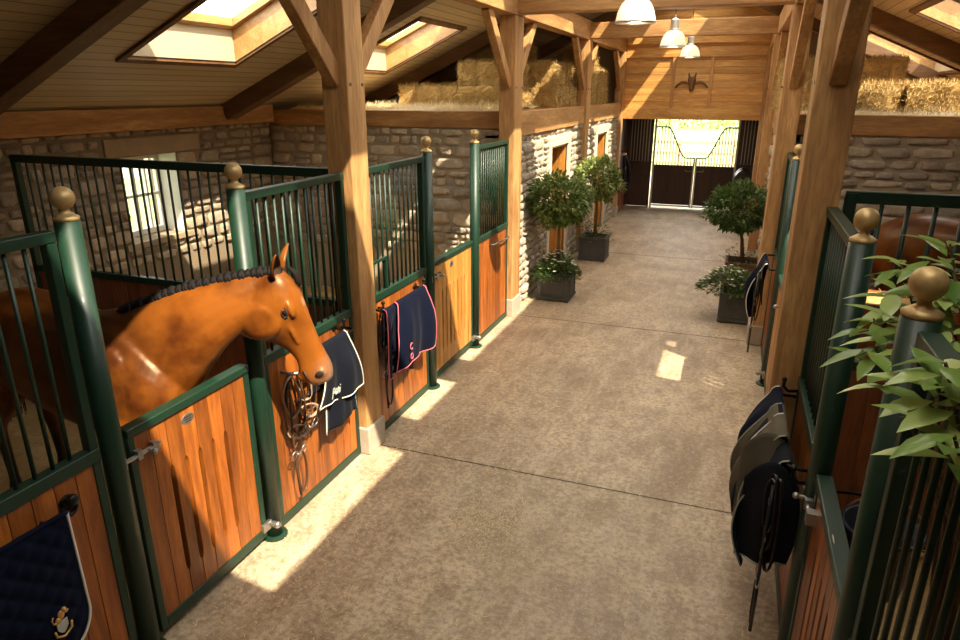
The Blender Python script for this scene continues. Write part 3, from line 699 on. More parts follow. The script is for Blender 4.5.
m.box(XL + .012, XL + .034, 4.61, 4.87, 1.53, 1.555); hb = [k for k in bpy.data.objects if k.get('label', '').startswith('barred panel with a small feed')][0]; m.build('feed_hatch', 'green', hb, bevel=.003)
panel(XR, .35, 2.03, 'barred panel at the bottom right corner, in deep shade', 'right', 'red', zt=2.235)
panel(XR, 3.22, 4.27, 'barred panel between the near right door and the big oak post', 'right', 'board', zt=2.235)
panel(XR, 4.56, 5.69, 'barred panel just beyond the big right oak post', 'right', 'board', zt=2.235)
panel(XR, 7.04, 8.13, 'barred panel at the far end of the right stalls', 'right', 'board', .09, zt=2.235)
door(XR, 2.17, 3.08, 'shaded slotted half door at the lower right with a scuffed green cap', 'right', 'board', -1, dz=-.10, bolt=False)
door(XR, 5.83, 6.90, 'half door farther along the right stalls, past the oak post', 'right', 'pine', -1, dz=-.10)
def partition(xa, xb, y, label, mat):
    r = empty('stall_partition', ((xa + xb) / 2, y, 0), label, 'partition', 'barred partitions between stalls')
    m = MB(); n = round((xb - xa) / .16); w = (xb - xa) / n
    for i in range(n): m.box(xa + i * w + .0015, xa + (i + 1) * w - .0015, y - .02, y + .02, .03, 1.23)
    m.build('boarding', mat, r, bevel=.003)
    MB().box(xa, xb, y - .025, y + .025, 2.24, 2.31).build('top_rail', 'green', r, bevel=.006)
    MB().box(xa, xb, y - .03, y + .03, 1.22, 1.28).build('middle_rail', 'green', r, bevel=.006)
    MB().box(xa, xa + .06, y - .03, y + .03, 0, 2.3).build('stile', 'green', r, bevel=.005); MB().box(xb - .06, xb, y - .03, y + .03, 0, 2.3).build('stile', 'green', r, bevel=.005)
    bars_row(r, None, xa + .06, xb - .06, .102 if xa < 0 else .135, 1.27, 2.25, 'X', y, .010 if xa < 0 else .013)
    return r
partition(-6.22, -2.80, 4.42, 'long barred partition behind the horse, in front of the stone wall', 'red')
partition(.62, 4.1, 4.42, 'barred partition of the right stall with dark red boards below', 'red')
# manger with hay in the right stall
r = empty('hay_manger', (1.55, 6.3, 0), 'pale wooden manger filled with hay seen through the right partition bars', 'manger')
m = MB().box(.95, 2.2, 6.05, 6.09, .75, 1.2); m.box(.95, 2.2, 6.5, 6.54, .75, 1.2); m.box(.95, .99, 6.05, 6.54, .75, 1.2); m.box(2.16, 2.2, 6.05, 6.54, .75, 1.2); m.box(.95, 2.2, 6.05, 6.54, .72, .76)
for x in (.97, 2.18): m.box(x - .04, x + .04, 6.25, 6.33, 0, .73)
m.build('trough', 'red', r, bevel=.006)
def haystuff(m, x0, x1, y0, y1, z, n, L=.09, up=.5, rnd=random):
    for _ in range(n):
        p = V((rnd.uniform(x0, x1), rnd.uniform(y0, y1), z + rnd.uniform(0, .04))); a = rnd.uniform(0, 2 * PI); d = V((math.cos(a), math.sin(a), rnd.uniform(-.2, up))) * rnd.uniform(L * .4, L)
        w = V((-math.sin(a), math.cos(a), 0)) * .0022; m.add([p - w, p + w, p + d * .5 + w + V((0, 0, .008)), p + d * .5 - w + V((0, 0, .008)), p + d + w * .3, p + d - w * .3], [(0, 1, 2, 3), (3, 2, 4, 5)])
    return m
hm = MB(); N = 14
hm.add([(.99 + 1.17 * i / N, 6.09 + .41 * j / 6, 1.15 + .06 * math.sin(i * .5) * math.sin(j * .5) + .03 * random.random()) for i in range(N + 1) for j in range(7)], [(i * 7 + j, (i + 1) * 7 + j, (i + 1) * 7 + j + 1, i * 7 + j + 1) for i in range(N) for j in range(6)])
haystuff(hm, 1, 2.15, 6.1, 6.5, 1.16, 900, .1)
hm.build('hay', 'hay', r)['kind'] = 'stuff'

# ------------------------------------------------------------------ hay bales and loose hay
def bale_mesh(seed):
    rnd = random.Random(seed); L, W, H = 1.0, .48, .335; m = MB(); nx, ny, nz = 20, 10, 8
    def disp(p):
        q = V(p); n = noise.noise(q * 6 + V((seed, 0, 0))) * .035 + noise.noise(q * 22 + V((seed, 3, 0))) * .022
        for tx in (-.22, .22): n -= .022 * math.exp(-((q.x - tx) / .03) ** 2)
        c = V((q.x * .25, q.y, q.z - H / 2)); d = c.normalized(); q = q + d * n
        q.x += (noise.noise(V((0, q.y * 9, q.z * 9 + seed)))) * .025 * (1 if abs(q.x) > .45 else 0); return q
    def face(f, nu, nv):
        m.add([disp(f(i / nu, j / nv)) for i in range(nu + 1) for j in range(nv + 1)], [(i * (nv + 1) + j, (i + 1) * (nv + 1) + j, (i + 1) * (nv + 1) + j + 1, i * (nv + 1) + j + 1) for i in range(nu) for j in range(nv)])
    rc = .0
    face(lambda u, v: ((u - .5) * L, -W / 2, v * H), nx, nz); face(lambda u, v: ((u - .5) * L, W / 2, v * H), nx, nz)
    face(lambda u, v: ((u - .5) * L, (v - .5) * W, H), nx, ny); face(lambda u, v: ((u - .5) * L, (v - .5) * W, 0), nx, ny)
    face(lambda u, v: (-L / 2, (u - .5) * W, v * H), ny, nz); face(lambda u, v: (L / 2, (u - .5) * W, v * H), ny, nz)
    for _ in range(5200):
        f = rnd.random(); u, v = rnd.random(), rnd.random()
        if f < .3: p = V(((u - .5) * L, -W / 2, v * H)); nn = V((0, -1, 0))
        elif f < .5: p = V(((u - .5) * L, W / 2, v * H)); nn = V((0, 1, 0))
        elif f < .8: p = V(((u - .5) * L, (v - .5) * W, H)); nn = V((0, 0, 1))
        elif f < .9: p = V((-L / 2, (u - .5) * W, v * H)); nn = V((-1, 0, 0))
        else: p = V((L / 2, (u - .5) * W, v * H)); nn = V((1, 0, 0))
        d = V((rnd.gauss(0, .6), rnd.gauss(0, .6), rnd.gauss(0, 1))) + nn * rnd.uniform(.1, .9); d.normalize(); l = rnd.uniform(.02, .085)
        w = d.cross(nn); w = (w.normalized() if w.length > .01 else V((1, 0, 0))) * .0035; m.add([p - w, p + w, p + d * l + w * .4, p + d * l - w * .4], [(0, 1, 2, 3)])
    return m
protos = []
def bale(x, y, z, rz, label, group):
    if len(protos) < 3:
        k = len(protos); o = empty('hay_bale', (0, 0, 0)); bale_mesh(k * 13 + 2).build('straw_block', 'hay', o)
        for tx in (-.22, .22):
            W, H = .235, .355; MB().tube([(tx, -W, .005), (tx, -W, H), (tx, W, H), (tx, W, .005)], .004, 5, True).build('twine', 'twine', o)
        protos.append(o); o.location = (x, y, z); o.rotation_euler[2] = rz; return tag(o, label, 'hay bale', group)
    p = protos[int(abs(x * 31 + y * 17 + z * 7)) % 3]
    o = copy_tree(p, (x, y, z), rz, None, label, group); o['category'] = 'hay bale'; return o
ZL = 2.60; gl, gr = 'hay bales on the left loft', 'hay bales on the right loft'; H2 = PI / 2
for (x, y, k, rz, lab) in (
    (-4.72, 10.55, 0, .03, 'hay bale at the near left end of the bottom row on the left loft'), (-3.68, 10.5, 0, -.04, 'hay bale in the bottom row on the left loft, below the raised one'),
    (-3.72, 10.6, 1, .05, 'single bale raised on the bottom row, left of the second oak post'), (-3.0, 11.3, 0, H2 + .03, 'bale at the loft edge just behind the second left oak post'),
    (-3.0, 12.35, 0, H2 - .03, 'bale at the left loft edge to the left of the third oak post'), (-3.12, 11.5, 1, H2 + .06, 'upper bale at the loft edge, right of the second left oak post'),
    (-3.1, 12.5, 1, H2, 'upper bale close to the third left oak post'), (-3.85, 11.7, 1, .1, 'shaded bale behind the raised one on the left loft'), (-4.0, 11.6, 0, 0, 'shaded bottom bale in the second row of the left loft'),
    (-4.1, 12.4, 2, .04, 'topmost shaded bale in the middle of the left loft'), (-4.2, 12.5, 1, 0, 'shaded bale under the topmost one in the middle of the left loft'), (-5.0, 11.8, 0, .05, 'dark bale low under the left roof slope'), (-4.95, 12.0, 1, 0, 'upper dark bale under the left roof slope'),
    (-3.0, 13.6, 0, H2 + .04, 'bottom bale of the tall stack beyond the third left post'), (-3.02, 13.6, 1, H2 - .03, 'middle bale of the tall stack beyond the third left post'), (-3.0, 13.65, 2, H2 + .05, 'topmost bale of the tall stack beyond the third left post'),
    (-3.0, 14.75, 0, H2, 'bottom bale of the stack nearest the gable on the left loft'), (-3.0, 14.75, 1, H2 + .05, 'upper bale of the stack nearest the gable on the left loft')):
    bale(x, y, ZL + k * .345, rz, lab, gl)
for (x, y, k, rz, lab) in (
    (1.18, 9.45, 0, .03, 'bright sunlit bale just right of the big right oak post'), (2.24, 9.4, 0, -.03, 'shaded bale at the right edge of the right loft row'), (3.3, 9.45, 0, .02, 'bale at the far right end of the front row, cut by the picture edge'),
    (1.5, 11.2, 1, .04, 'upper bale behind the front row on the right loft'), (1.5, 11.25, 0, 0, 'bale hidden behind the sunlit one on the right loft'), (2.8, 10.4, 0, .03, 'rear bale under the right roof slope'),
    (.72, 10.5, 0, H2 + .03, 'bale at the right loft edge between the two oak posts'), (.72, 11.7, 0, H2, 'second bale along the right loft edge'), (.72, 11.6, 1, H2 - .04, 'upper bale along the right loft edge'),
    (.92, 13.3, 0, H2 + .02, 'bale on the right loft edge beyond the third post'), (.92, 14.4, 0, H2, 'farthest bale on the right loft edge')):
    bale(x, y, ZL + k * .345, rz, lab, gr)
def loose(name, x0, x1, y0, y1, n, label, s):
    rnd = random.Random(s); m = MB(); nx, ny = 50, 10
    hz = lambda x, y: ZL + .012 + .05 * max(0, noise.noise(V((x * 2.2, y * 3, s))) + .35) * min(1, (y - y0) * 6 + .2)
    m.add([(x0 + (x1 - x0) * i / nx, y0 + (y1 - y0) * j / ny, hz(x0 + (x1 - x0) * i / nx, y0 + (y1 - y0) * j / ny)) for i in range(nx + 1) for j in range(ny + 1)], [(i * (ny + 1) + j, (i + 1) * (ny + 1) + j, (i + 1) * (ny + 1) + j + 1, i * (ny + 1) + j + 1) for i in range(nx) for j in range(ny)])
    for _ in range(n):
        x, y = rnd.uniform(x0, x1), rnd.uniform(y0, y1); z = hz(x, y); a = rnd.uniform(0, 2 * PI); d = V((math.cos(a), math.sin(a), rnd.uniform(-.2, .9))) * rnd.uniform(.03, .12); w = V((-math.sin(a), math.cos(a), 0)) * .0028
        p = V((x, y, z)); m.add([p - w, p + w, p + d + w * .3, p + d - w * .3], [(0, 1, 2, 3)])
    return tag(m.build(name, 'pale_hay'), label, 'hay', None, 'stuff')
loose('loose_hay', -6.2, -2.85, 8.66, 10.2, 9000, 'pale loose hay strewn along the front edge of the left loft', 1)
loose('loose_hay', .66, 4.1, 8.66, 9.3, 3600, 'loose hay along the front edge of the right loft', 2)
# chaff on the concrete
m = MB(); rnd = random.Random(9)
for _ in range(7000):
    k = rnd.random()
    if k < .42: x = XL + .1 + abs(rnd.gauss(0, .5)); y = rnd.uniform(1.0, 6)
    elif k < .62: x = rnd.gauss(-1.32, .16); y = rnd.gauss(3.75, .22)
    elif k < .85: x = rnd.gauss(-1.1, .55); y = rnd.gauss(3.7, 1.2)
    else: x = XR - .15 - abs(rnd.gauss(0, .5)); y = rnd.uniform(1.5, 8)
    if not XL + .08 < x < XR - .08: continue
    a = rnd.uniform(0, PI); L = (rnd.uniform(.012, .045) if rnd.random() < .3 else rnd.uniform(.003, .010)); d = V((math.cos(a), math.sin(a), 0)) * L; w = V((-math.sin(a), math.cos(a), 0)) * (.0017 if L > .011 else .0035); p = V((x, y, .003))
    m.add([p - w, p + w, p + d + w + V((0, 0, .002)), p + d - w + V((0, 0, .002))], [(0, 1, 2, 3)])
tag(m.build('scattered_chaff', 'chaff'), 'scattered bits of straw on the concrete aisle by the near left stall', 'straw', None, 'stuff')

# ------------------------------------------------------------------ pendant lamps
def lamp(x, y, z, label):
    r = empty('pendant_lamp', (x, y, z), label, 'lamp', 'bell shaped pendant lamps over the aisle')
    prof = [(.178, 0), (.176, .01), (.168, .05), (.155, .10), (.13, .15), (.095, .185), (.06, .20)]
    MB().lathe(prof + [(a - .004, h) for a, h in reversed(prof)], (x, y, z), 32).build('shade', 'lampglass', r, smooth=True)
    MB().lathe([(.18, -.004), (.184, .004), (.18, .012)], (x, y, z), 32).build('rim', 'lampmetal', r, smooth=True)
    MB().lathe([(.062, .195), (.062, .22), (.055, .225), (.055, .33), (.035, .35), (.012, .36), (.010, .40)], (x, y, z), 20).build('housing', 'lampmetal', r)
    MB().tube([(x, y, z + .39), (x, y, zroof(x) - .2)], .005, 6).build('cord', 'iron', r)
    MB().ball((x, y, z + .12), .04, 12, 8, (1, 1, 1.2)).build('bulb', 'bulb', r, smooth=True)
    return r
for y, lab in ((6.55, 'nearest bell shaped pendant lamp, cut by the top edge'), (10.1, 'middle bell shaped pendant lamp'), (13.2, 'farthest and smallest bell shaped pendant lamp')): lamp(-.97, y, 3.43, lab)

# ------------------------------------------------------------------ planters and plants
def leaf(m, p, d, n, L, W, fold=.25):
    d = d.normalized(); s = d.cross(n); s = s.normalized() if s.length > 1e-3 else d.orthogonal().normalized(); u = s.cross(d).normalized()
    if W > .03:
        pr = [(0, .06), (.18, .55), (.4, 1), (.62, .92), (.82, .5), (1, 0)]; vs = []; 
        for t, w in pr:
            c = p + d * (L * t) - u * (L * .22 * t * t); vs += [c - s * (W / 2 * w) + u * (W * fold * w * .5), c, c + s * (W / 2 * w) + u * (W * fold * w * .5)]
        m.add(vs, [(i * 3 + k, i * 3 + k + 1, i * 3 + k + 4, i * 3 + k + 3) for i in range(5) for k in range(2)])
    else:
        m.add([p, p + d * L * .45 - s * W / 2 + u * W * .15, p + d * L - u * L * .1, p + d * L * .45 + s * W / 2 + u * W * .15], [(0, 1, 2), (0, 2, 3)])
FLM = []
def flower(r, c):
    if not FLM:
        m = MB()
        for k in range(6): t = 2 * PI * k / 6; leaf(m, V((0, 0, 0)), V((math.cos(t), math.sin(t), .4)), V((0, 0, 1)), .030, .026)
        FLM.append(bpy.data.meshes.new('flower')); FLM[0].from_pydata([tuple(p) for p in m.v], [], m.f); FLM[0].materials.append(M['petal'])
    o = bpy.data.objects.new('flower', FLM[0]); C.objects.link(o); o.parent = r; o.location = c - LOC[r.name]; o.rotation_euler[2] = c.x * 40
def crown(c, rx, rz, n, L, W, seed, lump=.18):
    rnd = random.Random(seed); m = MB(); c = V(c)
    for _ in range(n):
        a = rnd.uniform(0, 2 * PI); t = rnd.uniform(-1, 1); s = math.sqrt(1 - t * t); d = V((s * math.cos(a), s * math.sin(a), t))
        k = rnd.uniform(.55, 1.0) ** .5 * (1 + lump * noise.noise(d * 2.6 + V((seed, 0, 0))) * 2); p = c + V((d.x * rx, d.y * rx, d.z * rz)) * k
        dd = (d + V((rnd.gauss(0, .6), rnd.gauss(0, .6), rnd.gauss(0, .6)))).normalized(); leaf(m, p, dd, V((rnd.gauss(0, .4), rnd.gauss(0, .4), 1)), L * rnd.uniform(.7, 1.2), W)
    return m
def planter_part(r, x, y, w, h, mat='lead'):
    m = MB(); t = .03; a, b = x - w / 2, x + w / 2; c, d = y - w / 2, y + w / 2
    m.box(a, b, c, c + t, .02, h); m.box(a, b, d - t, d, .02, h); m.box(a, a + t, c + t, d - t, .02, h); m.box(b - t, b, c + t, d - t, .02, h); m.box(a, b, c, d, .02, .05)
    for (q, e) in ((a, c), (b - .06, c), (a, d - .06), (b - .06, d - .06)): m.box(q, q + .06, e, e + .06, 0, .03)
    for z0, z1 in ((h - .035, h), (.02, .05)):
        m.box(a - .012, b + .012, c - .012, c + .01, z0, z1); m.box(a - .012, b + .012, d - .01, d + .012, z0, z1); m.box(a - .012, a + .01, c, d, z0, z1); m.box(b - .01, b + .012, c, d, z0, z1)
    p = m.build('planter_box', mat, r, bevel=.004)
    q = MB()   # raised moulded panel frame
    zt, zb, i = h - .07, .085, w / 2 - .06
    for sx in (-1, 1):
        q.tube([(x + sx * (w / 2 + .002), y - i, zb), (x + sx * (w / 2 + .002), y + i, zb), (x + sx * (w / 2 + .002), y + i * .85, zt), (x + sx * (w / 2 + .002), y - i * .85, zt)], .008, 6, True)
        q.tube([(x - i, y + sx * (w / 2 + .002), zb), (x + i, y + sx * (w / 2 + .002), zb), (x + i * .85, y + sx * (w / 2 + .002), zt), (x - i * .85, y + sx * (w / 2 + .002), zt)], .008, 6, True)
    q.build('moulding', mat, p, smooth=True)
    MB().box(a + t, b - t, c + t, d - t, h - .08, h - .05).build('soil', 'soil', r)
def topiary(x, y, w, h, cz, cr, rz, lab, leafm, under=0, flowers=False, seed=1, n=2600, stem_r=.017, offs=(0, 0), mat='lead'):
    r = empty('potted_tree', (x, y, 0), lab, 'potted tree', 'topiary trees in square planters'); planter_part(r, x, y, w, h, mat)
    rnd = random.Random(seed); X, Y = x + offs[0], y + offs[1]
    for k in range(2):
        o = (k - .5) * .03; MB().tube([(x + o, y, h - .06), (x + o * .5 + offs[0] * .4 + .01, y + offs[1] * .4, h + (cz - h) * .4), (X - o * .6, Y, cz - rz * .3)], stem_r, 8).build('stem', 'bark', r, smooth=True)
    b = MB()
    for _ in range(26):
        a = rnd.uniform(0, 2 * PI); e = rnd.uniform(-.3, 1.2); d = V((math.cos(a) * math.cos(e), math.sin(a) * math.cos(e), math.sin(e))); b.tube([(X, Y, cz - rz * .45), V((X, Y, cz)) + V((d.x * cr, d.y * cr, d.z * rz)) * .8], [.009, .003], 5)
    b.build('branches', 'bark', r)
    crown((X, Y, cz), cr, rz, n, .075, .032 if leafm != 'bay_leaf' else .03, seed).build('crown', leafm, r)
    if under:
        m = MB(); fl = MB()
        for _ in range(under):
            a = rnd.uniform(0, 2 * PI); q = math.sqrt(rnd.random()); rr = w * .72 * q; px, py = x + rr * math.cos(a), y + rr * math.sin(a); pz = h - .05 + .30 * (1 - q * q) * rnd.random() + .05 * rnd.random() - (.12 * (q - .8) if q > .8 else 0) * 4 * rnd.random()
            leaf(m, V((px, py, pz)), V((math.cos(a), math.sin(a), rnd.uniform(-.2, 1.2))), V((0, 0, 1)), .06, .028)
        m.build('underplanting', 'bay_leaf', r)
        if flowers:
            for _ in range(flowers):
                a = rnd.uniform(0, 2 * PI); q = math.sqrt(rnd.random()); rr = w * .66 * q; c = V((x + rr * math.cos(a), y + rr * math.sin(a), h + .03 + .28 * (1 - q * q)))
                flower(r, c)
    return r
topiary(-2.25, 9.24, .46, .40, 1.40, .41, .33, 'bushy topiary in the nearest left planter, with white flowers below', 'mid_leaf', 1500, 60, 3, 3800)
topiary(-2.22, 11.85, .46, .42, 1.40, .40, .36, 'pale leaved topiary in the second left planter, before the farther doorway', 'light_leaf', 260, 0, 8, 3300)
topiary(.06 + .2, 10.35, .46, .52, 1.26, .42, .34, 'dark leaved topiary in the wooden box planter on the right', 'bay_leaf', 90, 0, 5, 3800, offs=(-.14, 0), mat='darkX')
r = empty('flower_planter', (.2, 9.08, 0), 'dark square planter of white flowers on the right, in front of the topiary', 'planter'); planter_part(r, .22, 9.08, .42, .40)
rnd = random.Random(33); m = MB(); nf = 0
for _ in range(1300):
    a = rnd.uniform(0, 2 * PI); q = math.sqrt(rnd.random()); rr = .40 * q; p = V((.12 + rr * math.cos(a), 9.08 + rr * .8 * math.sin(a), .36 + .30 * (1 - q * q) * rnd.random() ** .5 + .04))
    if p.x > XR - .04: continue
    leaf(m, p, V((math.cos(a), math.sin(a), rnd.uniform(-.4, 1))), V((0, 0, 1)), .07, .03)
    if rnd.random() < .05 and p.x < .40: flower(r, p + V((0, 0, .05)))
m.build('foliage', 'bay_leaf', r)

# big-leaved shrub at the right edge
r = empty('leafy_shrub', (.86, 2.2, 0), 'tall broad leaved shrub at the right edge, its leaves over the ball finial', 'plant')
m = MB().lathe([(.14, 0), (.19, .36), (.205, .36), (.205, .40), (.18, .40), (.17, .33)], (.86, 2.2, 0), 24); m.build('pot', 'lead', r, smooth=True)
MB().lathe([(.002, .33), (.178, .33)], (.86, 2.2, 0), 20).build('soil', 'soil', r)
rnd = random.Random(12); lf = MB(); bm_ = MB()
tips = [(.5, 2.5, 2.12), (.49, 2.35, 2.07), (.57, 2.6, 2.2), (.61, 2.8, 2.26), (.65, 2.6, 2.31), (.67, 2.5, 2.39), (.63, 2.3, 2.29), (.54, 2.3, 2.18), (.61, 2.1, 2.23), (.59, 2.2, 2.14), (.64, 2.3, 2.35), (.63, 2.3, 2.21), (.42, 1.8, 2.19), (.47, 1.62, 2.24), (.49, 1.55, 2.22), (.47, 1.6, 2.30), (.47, 1.45, 2.20), (.54, 2.4, 2.1), (.65, 2.7, 2.2), (.64, 2.2, 2.29), (.8, 2.5, 2.3), (.9, 2.3, 2.35), (.95, 2.05, 2.2), (.8, 1.95, 2.3)]
for k, t in enumerate(tips):
    t = V(t); b0 = V((.86, 2.2, .36)); mid = b0.lerp(t, .6) + V((.14, 0, .12)); bm_.tube([b0, b0.lerp(mid, .5), mid, t], [.014, .011, .008, .004], 6)
    for i in range(7):
        a = i * 2.4 + k; el = rnd.uniform(-.25, .55); d = V((math.cos(a) * math.cos(el), math.sin(a) * math.cos(el), math.sin(el))); leaf(lf, t - V((0, 0, .03 * (i / 3))), d, V((0, 0, 1)), rnd.uniform(.11, .18), rnd.uniform(.042, .062))
bm_.build('stems', 'bark', r, smooth=True); lf.build('foliage', 'big_leaf', r, smooth=True)

# water bucket behind the near right door
r = empty('water_bucket', (.78, 2.95, .74), 'dark blue plastic bucket hanging inside the near right stall door', 'bucket')
m = MB().lathe([(.001, .005), (.12, .005), (.155, .30), (.165, .30), (.165, .315), (.148, .315), (.115, .02), (.001, .02)], (.78, 2.95, .74), 28); m.build('pail', 'rubber', r, smooth=True)
MB().tube([(.78 + .16 * math.cos(t), 2.95 + .02, 1.05 + .13 * math.sin(t)) for t in [PI * i / 12 for i in range(13)]], .005, 6).build('handle', 'steel', r, smooth=True)
MB().tube([(.57, 3.05, 1.12), (.66, 3.0, 1.16), (.78, 2.96, 1.185), (.80, 2.95, 1.20)], .007, 6).build('hook', 'iron', r, smooth=True)
# ------------------------------------------------------------------ horses
def find(s): return [o for o in bpy.data.objects if o.get('label', '').startswith(s)][0]
def bay_coat(name, nose, star, k=1.0):
    t = NT(name); c = t.coord(); tc = t.n('ShaderNodeTexCoord'); sp = t.n('ShaderNodeSeparateXYZ'); t.l(tc.outputs['Object'], sp.inputs[0]); z = sp.outputs[2]
    n = t.noise(c, 3.2, 4, .55); n2 = t.noise(t.coord((1, 1, .4)), 130, 2)
    base = t.mix(t.ramp(n, [(.38, 0), (.60, 1)]), (.075 * k, .018 * k, .003 * k), (.23 * k, .068 * k, .008 * k))
    # darker saddle of the back and withers, black points on the legs
    def dist(p):
        d = t.n('ShaderNodeVectorMath', operation='DISTANCE'); t.l(tc.outputs['Object'], d.inputs[0]); d.inputs[1].default_value = p; return d.outputs['Value']
    base = t.mix(t.ramp(dist((-.10, -.10, 1.45)), [(.20, .85), (.68, 0)]), base, (.028 * k, .010 * k, .004 * k))
    base = t.mix(t.ramp(z, [(.38, 1), (.62, 0)]), base, (.012, .009, .008))
    base = t.mix(t.ramp(dist(nose), [(.05, .85), (.17, 0)]), base, (.22 * k, .13 * k, .08 * k))
    base = t.mix(t.ramp(dist(star), [(.014, .55), (.045, 0)]), base, (.62 * k, .45 * k, .30 * k))
    t.col(base); t.rough(.38); t.b.inputs['Specular IOR Level'].default_value = .4; t.b.inputs['Specular Tint'].default_value = (1, .75, .5, 1)
    t.bump(t.math('ADD', t.math('MULTIPLY', n2, .4), n), .12, .006); return t.m
M['horn'] = plain('hoof_horn', (.05, .04, .03), .45); M['hairblack'] = plain('black_horse_hair', (.007, .005, .0045), .75, 0, 60, .4, .5); M['hairblack'].node_tree.nodes['Principled BSDF'].inputs['Specular IOR Level'].default_value = .2
M['eye'] = plain('horse_eye', (.008, .005, .004), .06, coat=0); M['nostril'] = plain('dark_nostril_skin', (.025, .016, .013), .6)
M['earin'] = plain('ear_lining', (.07, .04, .025), .8); M['lid'] = plain('eyelid_skin', (.02, .010, .007), .8)
def loft(m, secs, n=20, e=.9):
    """secs: (centre, vector a, vector b) ellipse half axes"""
    vs = []; N = len(secs)
    for c, a, b in secs:
        for k in range(n):
            t = 2 * PI * k / n; ct, st = math.cos(t), math.sin(t); vs.append(c + a * math.copysign(abs(ct) ** e, ct) + b * math.copysign(abs(st) ** e, st))
    fs = [(i * n + k, i * n + (k + 1) % n, (i + 1) * n + (k + 1) % n, (i + 1) * n + k) for i in range(N - 1) for k in range(n)]
    fs += [tuple(reversed(range(n))), tuple((N - 1) * n + k for k in range(n))]; m.add(vs, fs)
def densify(secs, k=4):
    out = []
    def cr(p0, p1, p2, p3, t): return .5 * ((2 * p1) + (p2 - p0) * t + (2 * p0 - 5 * p1 + 4 * p2 - p3) * t * t + (3 * p1 - p0 - 3 * p2 + p3) * t ** 3)
    for i in range(len(secs) - 1):
        q = [secs[max(0, i - 1)], secs[i], secs[i + 1], secs[min(len(secs) - 1, i + 2)]]
        for s in range(k): out.append(tuple(cr(q[0][j], q[1][j], q[2][j], q[3][j], s / k) for j in range(3)))
    out.append(secs[-1]); return out
